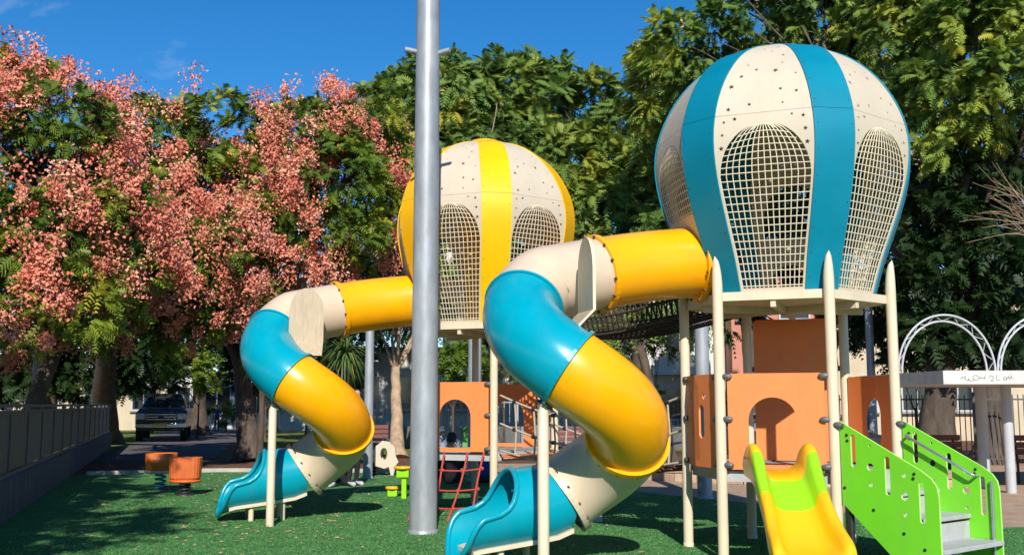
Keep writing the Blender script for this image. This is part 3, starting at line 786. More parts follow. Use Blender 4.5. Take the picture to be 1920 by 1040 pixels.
# bolts along the strip edges
def strip_bolts():
    b = MB()
    for v in np.linspace(.12, VT - .5, 12):
        for sg in (-1, 1):
            x = sg * (prof(v)[1] * math.sin(strip_a(v)) - .02); p = Vector(mp_strip(x, v, .008)); q = Vector(mp_strip(x, v, .016))
            b.tube([p, q], .005, 6)
    return b
def clamp_mesh():
    b = MB(); b.lathe([(0, .028), (.030, .024), (.042, .010), (.042, -.010), (.030, -.024), (0, -.028)], 14)
    vs = [(x * 1.25, z * .7, y * .72) for x, y, z in b.v]; b.v = vs
    b.box((.045, 0, 0), (.05, .018, .03))
    return b.mesh('clamp', M_CLAMP)
CLAMP = clamp_mesh()
def post_mesh():
    b = MB(); r = .052; n = 20
    b.lathe([(r, 0), (r, 2.62)], n)
    # pointed, rounded head cut on the slant (outer side is +x)
    prev = None; rings = []
    for k in range(9):
        u = k / 8; sc = math.sqrt(max(0, 1 - u ** 2)) if k < 8 else .02
        rings.append([(r * (1 - (1 - sc) * .0) * (math.cos(2 * PI * j / n) * sc + (1 - sc) * .55), r * math.sin(2 * PI * j / n) * sc, 2.62 + .34 * u) for j in range(n)])
    vs = [p for rg in rings for p in rg]
    b.add(vs, [(i * n + j, i * n + (j + 1) % n, (i + 1) * n + (j + 1) % n, (i + 1) * n + j) for i in range(8) for j in range(n)], 0, True)
    b.add(rings[-1], [tuple(range(n))])
    b.lathe([(r + .004, 0), (r + .004, .05), (r, .055)], n)
    return b.mesh('post', M_POST)
POST = post_mesh()
def face_frame(a, b_):
    """local frame of the face between posts a and b: origin, rotation (x runs a->b)"""
    p, q = pol(VA[a], RP), pol(VA[b_], RP); d = q - p
    return (p + q) / 2, math.atan2(d.y, d.x)
def panel_mesh(holes, w, z0, z1, fold=0.0, lines=()):
    o = [(-w, z0), (w, z0), (w, z1 - .03), (w - .03, z1), (-w + .03, z1), (-w, z1 - .03)]
    mb = MB()
    ln = []
    if fold:
        o = [(-w, z0), (0, z0), (w, z0), (w, z1), (0, z1), (-w, z1)]
    f = (lambda x, y, t: (x, t - fold * (1 - abs(x) / w), y))
    plate(mb, o, holes, .02, f, (.12, .12) if fold else None)
    return mb.mesh('orange_panel', M_ORA, True)
def tower(name, label, T, strip_m, faces, slide_face=(1, 2)):
    t = empty(name, T)
    for k in VA: link('post', POST, t, pol(VA[k], RP), R(VA[k]))
    hexp = [tuple(pol(38.7 + 60 * k, 1.035).xy) for k in range(6)]
    dk = MB().prism(hexp, DZ - .085, DZ, 0, 1).build('deck', [M_DECKU, M_POST], t)
    for k in range(3):                                  # joists below the deck
        a = 8.7 + 60 * k; c, s_ = math.cos(R(a)), math.sin(R(a))
        MB().box((0, 0, DZ - .12), (1.75, .05, .07), 0, R(a)).build('joist', M_DECKU, dk)
    pf = MB().prism([tuple(pol(38.7 + 60 * k, 1.0).xy) for k in range(6)], PZ - .10, PZ).build('platform', M_GREY, t)
    MB().prism([tuple(pol(38.7 + 60 * k, .93).xy) for k in range(6)], PZ + .002, PZ + .014).build('platform_mat', M_CONC, pf)
    # balloon
    rim = MB(); rim.lathe([(.0, 5.335), (.14, 5.33), (.20, 5.315), (.21, 5.29), (.0, 5.28)], 24)
    bl = rim.build('balloon', strip_m, t)
    sl_me = BM['sl'].mesh('stripe', strip_m, True); su_me = BM['su'].mesh('stripe', strip_m, True); sb_me = strip_bolts().mesh('stripe_bolts', M_CLAMP)
    for k in range(6):
        fa = R(8.7 + 60 * k); ca = R(38.7 + 60 * k)
        slide = k == 3
        link('white_panel', BM['low2' if slide else 'low3' if k in (1, 2) else 'low'], bl, (0, 0, 0), fa)
        link('star_panel', BM['up'], bl, (0, 0, 0), fa)
        if k not in (1, 2): link('net', BM['net2' if slide else 'net'], bl, (0, 0, 0), fa)
        link('stripe', sl_me, bl, (0, 0, 0), ca); link('stripe', su_me, bl, (0, 0, 0), ca)
        link('stripe_bolts', sb_me, bl, (0, 0, 0), ca)
    for (a, b_), me, clz in faces:
        c, rz = face_frame(a, b_)
        pn = link('orange_panel', me, t, c, rz)
        for z in clz:
            for sg in (-1, 1): link('clamp', CLAMP, pn, (sg * (RP / 2 - .075), -.028 if True else 0, z), 0 if sg > 0 else PI)
    tag(t, label, 'play tower', 'balloon play towers')
    return t
w_ = RP / 2 - .075
P_ARCH = panel_mesh([arch(-.03, PZ + .07, .46, .64)], w_, PZ + .02, 1.80)
P_EYES = panel_mesh([slot(-.14, 1.33, .11, .34), slot(.14, 1.33, .11, .34), circle(-.2, 1.58, .03), circle(.2, 1.58, .03)], w_, PZ + .02, 1.80, .07)
P_OVAL = panel_mesh([circle(0, 1.30, .17, .27, 28)], w_, PZ + .02, 1.80, .07)
P_TALL = panel_mesh([], w_, PZ + .02, 2.46)
P_TALL2 = panel_mesh([arch(.0, PZ + .07, .5, .62)], w_, PZ + .02, 1.80)
CZ = (.92, 1.36, 1.77)
tower('play_tower', 'near play tower whose balloon has teal stripes, with orange panels below', T1, M_TEALS,
      [((2, 3), P_ARCH, CZ), ((1, 2), P_EYES, CZ), ((4, 5), P_OVAL, CZ), ((5, 6), P_TALL, (.92, 1.36, 1.9))])
tower('play_tower', 'far play tower whose balloon has yellow stripes, behind the steel pole', T2, M_YELS,
      [((2, 3), P_ARCH, CZ), ((1, 2), P_EYES, CZ), ((4, 5), P_TALL2, CZ), ((5, 6), P_ARCH, CZ)])

# ------------------------------------------------------------------ spiral tube slides
PSI = R(198.24); RH = .491
A0 = Vector((math.cos(PSI), math.sin(PSI), 0)) * 2.564
HC = A0 + Vector((-math.sin(PSI), math.cos(PSI), 0)) * RH
def helix(t):
    a = PSI - PI / 2 + t
    z = float(np.interp(t, [0, .25, .919, 2.641, 4.48, 6.155], [2.76, 2.68, 2.43, 1.82, 1.21, .645]))
    return Vector((HC.x + RH * math.cos(a), HC.y + RH * math.sin(a), z))
T0 = .30
SP = pol(188.7, .90) + Vector((0, 0, 2.97))
def herm(u):
    p0, p1 = SP, helix(T0)
    L = (p1 - p0).length * 1.05
    m0 = pol(190, 1) * L + Vector((0, 0, -.10)); h1 = PSI + T0
    m1 = Vector((math.cos(h1), math.sin(h1), 0)) * L + Vector((0, 0, -.42))
    return p0 * (2 * u ** 3 - 3 * u ** 2 + 1) + m0 * (u ** 3 - 2 * u ** 2 + u) + p1 * (-2 * u ** 3 + 3 * u ** 2) + m1 * (u ** 3 - u ** 2)
cl = [herm(u) for u in np.linspace(0, 1, 41)[:-1]] + [helix(t) for t in np.linspace(T0, 6.155, 130)]
cl = np.array([tuple(p) for p in cl])
for _ in range(6): cl[1:-1, 2] = (cl[:-2, 2] + 2 * cl[1:-1, 2] + cl[2:, 2]) / 4
CLP = [Vector(p) for p in cl]
def ti(t): return 40 + int(round((t - T0) / (6.155 - T0) * 129))
IA, IB, IC, ID, IE = 26, ti(.95), ti(2.66), ti(4.55), len(CLP) - 1
TR = .362
HE = PSI + 6.155 + R(9)
EX = Vector((math.cos(HE), math.sin(HE), 0)); EY = Vector((-math.sin(HE), math.cos(HE), 0)); EP = CLP[-1]
def flange(mb, i, r=.40, w=.028):
    p = CLP[i]; d = (CLP[min(i + 1, len(CLP) - 1)] - CLP[max(i - 1, 0)]).normalized()
    mb.tube([p - d * w, p - d * w * .98, p + d * w * .98, p + d * w], [TR - .01, r, r, TR - .01], 40, False, smooth=False)
    return p, d
def bolts(mb, i, sides=(-1, 1), n=14, r=.383, w=.030):
    p = CLP[i]; d = (CLP[min(i + 1, len(CLP) - 1)] - CLP[max(i - 1, 0)]).normalized()
    a = Vector((0, 0, 1)); a = (a - d * a.dot(d)).normalized(); b_ = d.cross(a)
    for k in range(n):
        q = 2 * PI * (k + .3) / n; c = p + (a * math.cos(q) + b_ * math.sin(q)) * r
        for s_ in sides: mb.tube([c + d * s_ * w * .7, c + d * s_ * (w + .014)], [.017, .013], 7)
def ex_c(s): 
    z = float(np.interp(s, [0, .15, .35, .6, .9, 1.0, 1.1], [EP.z, EP.z - .055, EP.z - .085, EP.z - .115, EP.z - .15, EP.z - .175, EP.z - .23]))
    p = EP + EX * s; return Vector((p.x, p.y, z))
def ex_phi(s): return float(np.interp(s, [.53, .54, .56, .59, .63, .68, .76, .92, .98, 1.03, 1.07, 1.10], [179, 165, 138, 119, 105, 97, 91, 88, 80, 64, 40, 20]))
def make_slide(label, T, shield):
    org = T + Vector((HC.x, HC.y, 0)); t = empty('tube_slide', org)
    off = -Vector((HC.x, HC.y, 0))
    def fin(mb): mb.v = [tuple(Vector(q) + off) for q in mb.v]; return mb
    secs = [(0, IA, M_YEL, 'yellow'), (IA, IB, M_BEIGE, 'beige'), (IB, IC, M_TEAL, 'teal'), (IC, ID, M_YEL, 'yellow'), (ID, IE, M_BEIGE, 'beige')]
    for k, (i0, i1, m, cn) in enumerate(secs):
        mb = MB(); mb.tube(CLP[i0:i1 + 1], TR, 44, False)
        so = fin(mb).build('tube_section', m, t); so['label'] = '%s curved tube section' % cn
        rings = [(i1, .398 if k != 1 else .372, .028)]
        if k == 0: rings.append((1, .42, .028))
        if k == 2: rings = [(i0, .385, .014), (i1, .392, .016)]
        if k == 1: rings = []
        for ii, rr_, ww_ in rings:
            fb = MB(); flange(fb, ii, rr_, ww_); fin(fb).build('flange', m, so)
        if k in (0, 3, 4):
            bb = MB(); bolts(bb, i1, (1,) if k in (0, 3) else (-1,), 13)
            if k == 0: bolts(bb, 1, (1,), 12, .40)
            fin(bb).build('bolts', M_DARK, so)
    # exit: closed tube, hood and open chute
    mb = MB(); st = [0] + list(np.linspace(.04, .48, 8)) + list(np.linspace(.53, .76, 21)) + list(np.linspace(.81, .91, 3)) + list(np.linspace(.93, 1.10, 10))
    n = 40; vs = []
    rimL, rimR = [], []
    for s_ in st:
        c = ex_c(s_); ph = R(ex_phi(s_)); fl = 1 + .06 * max(0, (s_ - .3) / .9)
        for j in range(n + 1):
            a = -ph + 2 * ph * j / n
            # walls stand upright above the half circle
            x = TR * fl * math.sin(a); z = -TR * math.cos(a)
            if s_ > .87: z += .5 * (s_ - .87) ** 2
            vs.append(c + EY * x + Vector((0, 0, z)))
        if s_ >= .53: rimL.append(vs[-(n + 1)]); rimR.append(vs[-1])
    m_ = n + 1
    mb.add(vs, [(i * m_ + j, i * m_ + j + 1, (i + 1) * m_ + j + 1, (i + 1) * m_ + j) for i in range(len(st) - 1) for j in range(n)], 0, True)
    ex = fin(mb).build('exit_chute', M_TEAL, t); ex['label'] = 'teal open exit chute'
    rim = MB()
    end = [vs[-m_ + j] for j in range(0, m_, 4)]
    hood = []
    path = rimL[::-1]; path = [p for p in path]
    rim.tube(path + [ (rimL[0] + rimR[0]) / 2 ] + rimR, .026, 10)
    rim.tube(end, .026, 10)
    for p in (rimL[-1], rimR[-1]): rim.lathe([(0, .026), (.019, .019), (.026, 0), (.019, -.019), (0, -.026)], 10, p)
    fin(rim).build('rolled_rim', M_TEAL, ex)
    br = MB()
    for sg in (-1, 1):
        pts = []
        for s_ in np.linspace(.0, .98, 14): c = ex_c(s_); pts.append(c + EY * sg * .24 + Vector((0, 0, -.315)))
        br.tube(pts, .022, 8)
    br2 = MB(); vs2 = []
    for s_ in np.linspace(.0, .98, 14):
        c = ex_c(s_)
        for x, z in ((-.27, -.285), (.27, -.285), (.27, -.325), (-.27, -.325)): vs2.append(c + EY * x + Vector((0, 0, z)))
    br2.add(vs2, [(4 * i + j, 4 * i + (j + 1) % 4, 4 * i + 4 + (j + 1) % 4, 4 * i + 4 + j) for i in range(13) for j in range(4)] + [(0, 1, 2, 3), (52, 53, 54, 55)])
    fin(br2).build('base_rail', M_POST, t, recalc=True)
    # supports
    for s_ in (.3, .7):
        c = ex_c(s_)
        for sg in (-1, 1):
            p = c + EY * sg * .2
            fin(MB().tube([(p.x, p.y, 0), (p.x, p.y, c.z - .32)], .035, 10)).build('foot', M_POST, t)
    pc = CLP[IC]
    q = Vector((.27 - 2.86, 9.12 - 10.9, 0))
    sp = fin(MB().tube([q, q + Vector((0, 0, 1.44)), q + Vector((.012, .012, 1.50))], [.05, .05, .03], 18)).build('support_post', M_POST, t)
    br_ = MB(); br_.box(tuple(q + Vector((.03, .06, 1.48))), (.05, .16, .10), 0, .4); br_.box(tuple(q + Vector((.05, .1, 1.53))), (.22, .05, .03), 0, .3)
    fin(br_).build('bracket', M_CLAMP, sp)
    # plywood guard beside the inner bend
    gp = Vector((shield[0], shield[1], 0)); ga = shield[2]
    gb = MB(); w = .22
    ol = [(-w, 0), (w, 0), (w, .36)] + [(w * math.cos(a), .36 + .32 * math.sin(a)) for a in np.linspace(.1, PI - .1, 14)] + [(-w, .36)]
    z0 = shield[3]
    plate(gb, ol, [], .028, lambda x, y, w_: tuple(gp + Vector((math.cos(ga) * x - math.sin(ga) * w_, math.sin(ga) * x + math.cos(ga) * w_, z0 + y))), None, mi_side=1)
    lo = [(-w, 0), (w, 0), (w, -.27), (-w, -.27)]
    plate(gb, lo, [], .028, lambda x, y, w_: tuple(gp + Vector((math.cos(ga) * x + math.sin(ga) * (-y * .75 - w_), math.sin(ga) * x - math.cos(ga) * (-y * .75 - w_), z0 + y * .75))), None, mi_side=1)
    fin(gb).build('guard_board', [M_WOODS, M_POST], t, recalc=True)
    tag(t, label, 'slide', 'spiral tube slides')
    return t
make_slide('near spiral tube slide in yellow, beige and teal, attached to the teal striped tower', T1, (.68 - 2.86, 9.42 - 10.9, R(-76), 2.34))
make_slide('far spiral tube slide in yellow, beige and teal, left of the steel pole', T2, (.60 - 2.86, 9.44 - 10.9, R(6), 2.32))

# ------------------------------------------------------------------ toddler slide
ts = empty('toddler_slide', (2.44, 9.0, 0))
ty = np.array([9.80, 9.66, 9.52, 9.42, 9.30, 9.16, 9.02, 8.90, 8.80, 8.70, 8.60, 8.50, 8.42, 8.36]); tz = np.array([.90, .89, .87, .83, .755, .655, .555, .47, .405, .355, .32, .30, .285, .25])
tw_ = np.array([.40, .40, .40, .40, .40, .40, .40, .41, .43, .45, .46, .47, .47, .46]); th = np.array([.12, .26, .29, .27, .21, .175, .17, .175, .17, .165, .16, .145, .12, .06])
uu = np.linspace(0, 13, 66); I_ = lambda a: np.interp(uu, np.arange(14), a)
ty, tz, tw_, th = I_(ty), I_(tz), I_(tw_), I_(th)
for _ in range(8):
    for a in (tz, tw_, th): a[1:-1] = (a[:-2] + 2 * a[1:-1] + a[2:]) / 4
def t_sec(i):
    w, z, h = tw_[i] / 2, tz[i], th[i]; o = w + .10
    pr = [(-o + .015, z - .05), (-o, z + h * .4), (-o + .004, z + h - .03), (-o + .022, z + h - .006), (-o + .05, z + h), (-o + .078, z + h - .01), (-w + .005, z + h - .045), (-w + .02, z + h * .35), (-w + .045, z + .035), (-w + .085, z + .008)]
    bed = [(-w + .085 + (2 * w - .17) * k / 8, z + (.006 if k % 2 else 0) * (ty[i] > 9.0)) for k in range(1, 8)]
    return pr + bed + [(-x, zz) for x, zz in pr[::-1]]
sb = MB(); sec = [t_sec(i) for i in range(66)]; ns = len(sec[0])
tx = lambda i: -.05 * max(0, 9.4 - ty[i])
vs = [(x + tx(i), ty[i] - 9.0, z) for i, s_ in enumerate(sec) for x, z in s_]
sb.v = vs
for i in range(65):
    for j in range(ns - 1):
        edge = j in (5, 6, ns - 7, ns - 8)
        g_ = (9.10 < ty[i] < 9.43)
        sb.f.append((i * ns + j, i * ns + j + 1, (i + 1) * ns + j + 1, (i + 1) * ns + j)); sb.m.append(1 if g_ else 0); sb.sm.append(True)
sb.add(sec_pts := [(x, ty[0] - 9.0, z) for x, z in sec[0]], [tuple(range(ns))]); 
sb.add([(x + tx(-1), ty[-1] - 9.0, z) for x, z in sec[-1]], [tuple(range(ns))])
sb.build('chute', [M_SYEL, M_LIMEP], ts)
lip = MB(); lip.tube([(x + tx(-1), ty[-1] - 9.0, z) for x, z in sec[-1][3:-3]], .028, 8); lip.build('lip', M_SYEL, ts)
for sg in (-1, 1):
    MB().tube([(sg * .2, -.35, 0), (sg * .2, -.35, .30)], .03, 10).build('leg', M_DARK, ts)
    MB().tube([(sg * .305, .62, 1.02), (sg * .325, .62, 1.02)], .012, 8).build('bolt', M_DARK, ts)
tag(ts, 'short open toddler slide, bright yellow with a lime green band', 'slide')

# ------------------------------------------------------------------ green stairs
SD = pol(308.7, 1).normalized(); SN = Vector((-SD.y, SD.x, 0))
P3, P4 = T1 + pol(278.7, RP), T1 + pol(338.7, RP)
sc_ = (P3 + P4) / 2
stt = empty('play_stairs', sc_)
def s_plate(base, out, holes):
    b0 = base - sc_
    mb = MB(); plate(mb, out, holes, .022, lambda x, y, w: tuple(b0 + SD * x + SN * w + Vector((0, 0, y))), None, mi_side=1); return mb
out = [(.07, 1.345)] + [(.07 + (.86 - .07) * u, 1.345 - (1.345 - .93) * u) for u in (.5, 1)] + [(.955, .865), (1.0, .80), (1.015, .72), (1.02, .02), (.72, .02), (.07, .60)]
hol = [slot(.20, 1.08, .05, .30), slot(.54, .87, .05, .34), slot(.86, .66, .05, .36), circle(.37, .94, .034, n=14), circle(.37, 1.13, .013, n=10), circle(.37, .78, .018, n=12), circle(.70, .70, .034, n=14), circle(.70, .88, .018, n=12), circle(.70, .54, .018, n=12)]
for base, lab in ((P3, 'near green side panel'), (P4, 'far green side panel')):
    o = s_plate(base, out, hol).build('side_panel', [M_LIME, M_LIMEE], stt, recalc=True); o['label'] = lab
    bb = MB()
    for x, z in ((.14, 1.22), (.145, 1.17), (.80, .90), (.79, .86), (.10, .74), (.39, .56), (.68, .38), (.87, .26)):
        c = base - sc_ + SD * x + Vector((0, 0, z))
        for s_ in (-1, 1): bb.tube([c + SN * .010 * s_, c + SN * .018 * s_], .014, 8)
    bb.build('bolts', M_DARK, o)
    link('clamp', CLAMP, o, base - sc_ + SD * .055 + Vector((0, 0, 1.31)) - SN * .03, math.atan2(SD.y, SD.x))
wst = (P4 - P3).length - .03
for k, (x0, z) in enumerate(((.10, .70), (.40, .49), (.70, .27))):
    c = SD * (x0 + .17)
    st_ = MB().bbox((c.x, c.y, z - .02), (.34, wst, .04), .006, 0, math.atan2(SD.y, SD.x)).build('tread', M_GREY, stt)
    c2 = SD * (x0 + .012)
    MB().box((c2.x, c2.y, z + .07), (.012, wst, .17), 0, math.atan2(SD.y, SD.x)).build('riser', M_GREY, stt)
def SPt(base, x, n_, z): return base - sc_ + SD * x + SN * n_ + Vector((0, 0, z))
hr = MB(); hr.tube([SPt(P4, .14, -.01, 1.20), SPt(P4, .14, -.075, 1.20), SPt(P4, .16, -.085, 1.19), SPt(P4, .80, -.085, .855), SPt(P4, .82, -.075, .845), SPt(P4, .82, -.01, .845)], .014, 10)
hr.build('handrail', M_STEEL, stt)
MB().tube([SPt(P4, .955, -.03, .05), SPt(P4, .955, -.03, .80)], .016, 10).build('upright_rail', M_STEEL, stt)
MB().tube([SPt(P3, .955, .03, .05), SPt(P3, .955, .03, .72)], .016, 10).build('upright_rail', M_STEEL, stt)
for base in (P3, P4):
    s_ = .04 if base is P3 else -.04
    MB().tube([SPt(base, .12, s_, .0), SPt(base, .12, s_, .6)], .03, 10).build('leg', M_BLK, stt)
tag(stt, 'lime green play stairs with slotted side panels and grey steps', 'stairs')

# ------------------------------------------------------------------ bridges between the towers
BD = (T1 - T2).normalized(); BN = Vector((-BD.y, BD.x, 0)); BS = T2 + BD * .93; BLN = (T1 - T2).length - 1.86
nb = empty('net_bridge', (BS.x, BS.y, 0))
def bpt(s_, n_, z): return BD * s_ + BN * n_ + Vector((0, 0, z))
mb = MB(); crs = [(-.46, .80), (-.46, .6), (-.44, .4), (-.40, .2), (-.30, .04), (-.15, .01), (0, 0), (.15, .01), (.30, .04), (.40, .2), (.44, .4), (.46, .6), (.46, .80)]
sag = lambda s_: -.16 * math.sin(PI * s_ / BLN)
ss = np.linspace(0, BLN, 13)
for n_, h in crs: mb.tube([bpt(s_, n_, 2.50 + h + sag(s_)) for s_ in ss], .014, 5, False)
for n_ in (-.38, -.24, -.08, .08, .24, .38): mb.tube([bpt(s_, n_, 2.49 + sag(s_)) for s_ in ss], .016, 5, False)
for s_ in np.arange(.05, BLN, .085): mb.tube([bpt(s_ + (.04 if i % 2 else 0), n_, 2.50 + h + sag(s_)) for i, (n_, h) in enumerate(crs)], .013, 5, False)
mb.build('rope_mesh', M_ROPED, nb)
tag(nb, 'dark rope net bridge joining the two towers high up', 'rope bridge')
rbg = empty('rope_bridge', (BS.x, BS.y, 0))
for sg in (-.44, .44):
    mb = MB()
    for h, sg_ in ((1.62, .30), (1.25, .26), (.90, .16)): mb.tube([bpt(s_, sg, h - sg_ * math.sin(PI * s_ / BLN)) for s_ in ss], .014, 6, False)
    for s_ in np.arange(.3, BLN - .1, .38):
        k = math.sin(PI * s_ / BLN); mb.tube([bpt(s_, sg, 1.62 - .30 * k), bpt(s_ + .03, sg, 1.25 - .26 * k), bpt(s_, sg, .90 - .16 * k)], .012, 6, False)
    mb.build('side_ropes', M_ROPET, rbg)
    kn = MB()
    for s_ in np.arange(.3, BLN - .1, .38):
        k = math.sin(PI * s_ / BLN)
        for z in (1.62 - .30 * k, 1.25 - .26 * k): kn.tube([bpt(s_ - .03, sg, z), bpt(s_ + .03, sg, z)], .026, 7)
    kn.build('rope_joints', M_DARK, rbg)
for i, s_ in enumerate(np.arange(1.05, BLN - .05, .17)):
    c = bpt(s_, 0, .86 - .16 * math.sin(PI * s_ / BLN))
    MB().bbox(tuple(c), (.12, .82, .035), .008, 0, math.atan2(BD.y, BD.x)).build('plank', M_RED, rbg)
c = bpt(.48, 0, PZ - .03); MB().bbox(tuple(c), (.94, .86, .04), .008, 0, math.atan2(BD.y, BD.x)).build('landing', M_ORA, rbg)
for s_, n_ in ((.9, .3), (.9, -.3)):
    c = bpt(s_, n_, 0); MB().bbox((c.x, c.y, .4), (.3, .2, .8), .01, 0, math.atan2(BD.y, BD.x)).build('support_block', M_GREY, rbg)
tag(rbg, 'low rope bridge with tan ropes and an orange landing between the towers', 'rope bridge')
# red climbing net on the far tower
cn = empty('climbing_net', T2 + pol(248.7, 1.3)); ND = pol(248.7, 1); NX = Vector((-ND.y, ND.x, 0))
def npt(x, u, ): 
    p = pol(248.7, .95).lerp(pol(248.7, 1.45), u) - pol(248.7, 1.3)
    return p + NX * x + Vector((0, 0, PZ * (1 - u) + .015 - .05 * math.sin(PI * u)))
for x in (-.42, -.14, .14, .42): MB().tube([npt(x + .03 * math.sin(3 * u + x * 9), u) for u in np.linspace(0, 1, 9)], .014, 8).build('vertical_rope', M_ROPER, cn)
for u in (.2, .47, .74): MB().tube([npt(x, u + .04 * (1 - (x / .42) ** 2)) for x in np.linspace(-.42, .42, 9)], .012, 8).build('cross_rope', M_ROPER, cn)
kn_me = MB().lathe([(0, .028), (.022, .016), (.025, 0), (.022, -.016), (0, -.028)], 9).mesh('rope_knot', M_ROPER)
for x in (-.42, -.14, .14, .42):
    for u in (.2, .47, .74): link('rope_knot', kn_me, cn, npt(x, u + .04 * (1 - (x / .42) ** 2)))
tag(cn, 'red rope climbing net leaning on the far tower, right of the pole', 'climbing net')
# ------------------------------------------------------------------ small play equipment
def spring(mb, c, h, r=.09, turns=4, wire=.018):
    mb.tube([(c[0] + r * math.cos(2 * PI * turns * u), c[1] + r * math.sin(2 * PI * turns * u), c[2] + h * u) for u in np.linspace(0, 1, turns * 14)], wire, 7)
def tub(label, base, zb, w, d, h, rib, m, sm, rz):
    t = empty('rocker_seat', base, rz)
    mb = MB(); n = 40; rows = []
    for (k, zz) in ((.86, 0), (.96, .08 * h), (1.0, h * .5), (1.03, h)):
        rows.append([(w / 2 * k * math.copysign(abs(math.cos(a)) ** .55, math.cos(a)) * (1 + (.025 if (rib and j % 2) else 0)), d / 2 * k * math.copysign(abs(math.sin(a)) ** .55, math.sin(a)) * (1 + (.025 if (rib and j % 2) else 0)), zb + zz) for j, a in enumerate(2 * PI * i / n for i in range(n))])
    rows.append([(x * .9, y * .88, zb + h - .01) for x, y, z in rows[-1]])
    rows.append([(x * .85, y * .8, zb + .06) for x, y, z in rows[-2]])
    vs = [p for r_ in rows for p in r_]
    mb.add(vs, [(i * n + j, i * n + (j + 1) % n, (i + 1) * n + (j + 1) % n, (i + 1) * n + j) for i in range(len(rows) - 1) for j in range(n)], 0, not rib)
    mb.add(rows[0], [tuple(range(n))[::-1]]); mb.add(rows[-1], [tuple(range(n))])
    mb.build('tub', m, t)
    bt = MB(); bt.lathe([(0, -.05), (.30, -.05), (.33, -.03), (.33, .0), (0, 0)], 24); bt.v = [(x * w / .62, y * d / .62, z + zb - .002) for x, y, z in bt.v]
    bt.build('rim_band', M_POST if not rib else m, t)
    s_ = MB()
    spring(s_, (0, 0, .02), zb - .06, .085)
    s_.build('spring', sm, t)
    MB().lathe([(0, .03), (.15, .03), (.16, 0)], 20).build('foot_plate', M_DARK, t, (0, 0, .012))
    tag(t, label, 'rocker seat', 'orange spring rocker seats')
M_OR2 = mat('orange_moulded', (.80, .17, .015), .45, .07, 3, dirt=.2); M_OR3 = mat('dark_orange_moulded', (.60, .12, .02), .5, .1, 3, dirt=.2)
tub('smooth orange spring rocker seat with a pale bottom rim, the farther one', gnd(300, 920), .36, .52, .42, .30, False, M_OR2, M_TEAL, .25)
tub('ribbed dark orange spring rocker seat, the nearer one', gnd(346, 929), .27, .50, .40, .36, True, M_OR3, M_BLK, .15)
# stepping table and stool
def step_seat(label, base, w, z0, z1, leg):
    t = empty('step_seat', base)
    mb = MB(); mb.lathe([(0, z1), (w * .92, z1), (w, z1 - .012), (w, z1 - .035), (w * .9, z1 - .045), (0, z1 - .045)], 28); mb.build('seat', M_SYEL, t)
    MB().bbox((0, 0, (z0 + z1 - .045) / 2), (w * 1.35, w * 1.1, z1 - .047 - z0), .02).build('seat_block', M_LIMEP, t)
    if leg: MB().bbox((.02, 0, z0 / 2), (.08, .08, z0), .01).build('leg', M_LIMEP, t)
    tag(t, label, 'play seat')
step_seat('tall lime step seat with yellow top beside the steel pole', gnd(755, 935), .15, .34, .52, True)
step_seat('low lime step seat with yellow top, left of the taller one', gnd(736, 932), .12, .015, .18, False)
# beige animal rocker
ar = empty('animal_rocker', Vector((-2.70, 22.3, 0)))
ol = [(-.20, .22), (-.24, .45), (-.20, .62), (-.14, .66), (-.05, .74), (.10, .72), (.22, .60), (.24, .42), (.30, .30), (.24, .22), (.20, .02), (.14, .02), (.10, .20), (0, .16)]
mb = MB(); plate(mb, ol, [circle(-.01, .47, .075, .13)], .035); mb.build('body_panel', M_CREAM, ar, recalc=True)
mb = MB(); plate(mb, ol, [circle(-.01, .47, .075, .13)], .035, lambda x, y, w: (x * .9, w + .28, y * .95)); mb.build('body_panel', M_CREAM, ar, recalc=True)
MB().bbox((-.15, .14, .27), (.45, .24, .03), .01).build('seat', M_DARK, ar)
mb = MB(); spring(mb, (-.25, .14, .01), .25, .09); mb.build('spring', M_BLK, ar)
tag(ar, 'cream spring rocker panel with an oval hole before the pale trunk', 'rocker')

# ------------------------------------------------------------------ shelter with arches
sh = empty('shelter', (9.3, 18.6, 0))
so = Vector((9.3, 18.6, 0))
M_SHR = mat('white_painted_slab', (.58, .56, .53), .75, .1, 2, dirt=.4); M_SHP = mat('white_painted_steel', (.46, .47, .48), .45, .08, 3, dirt=.2)
x0, x1 = 7.02, 12.6
rf = MB().prism([(x0 - so.x, 17.0 - so.y), (x1 - so.x, 17.0 - so.y), (x1 - so.x, 20.6 - so.y), (x0 - .25 - so.x, 20.6 - so.y)], 1.83, 2.05).build('roof', M_SHR, sh)
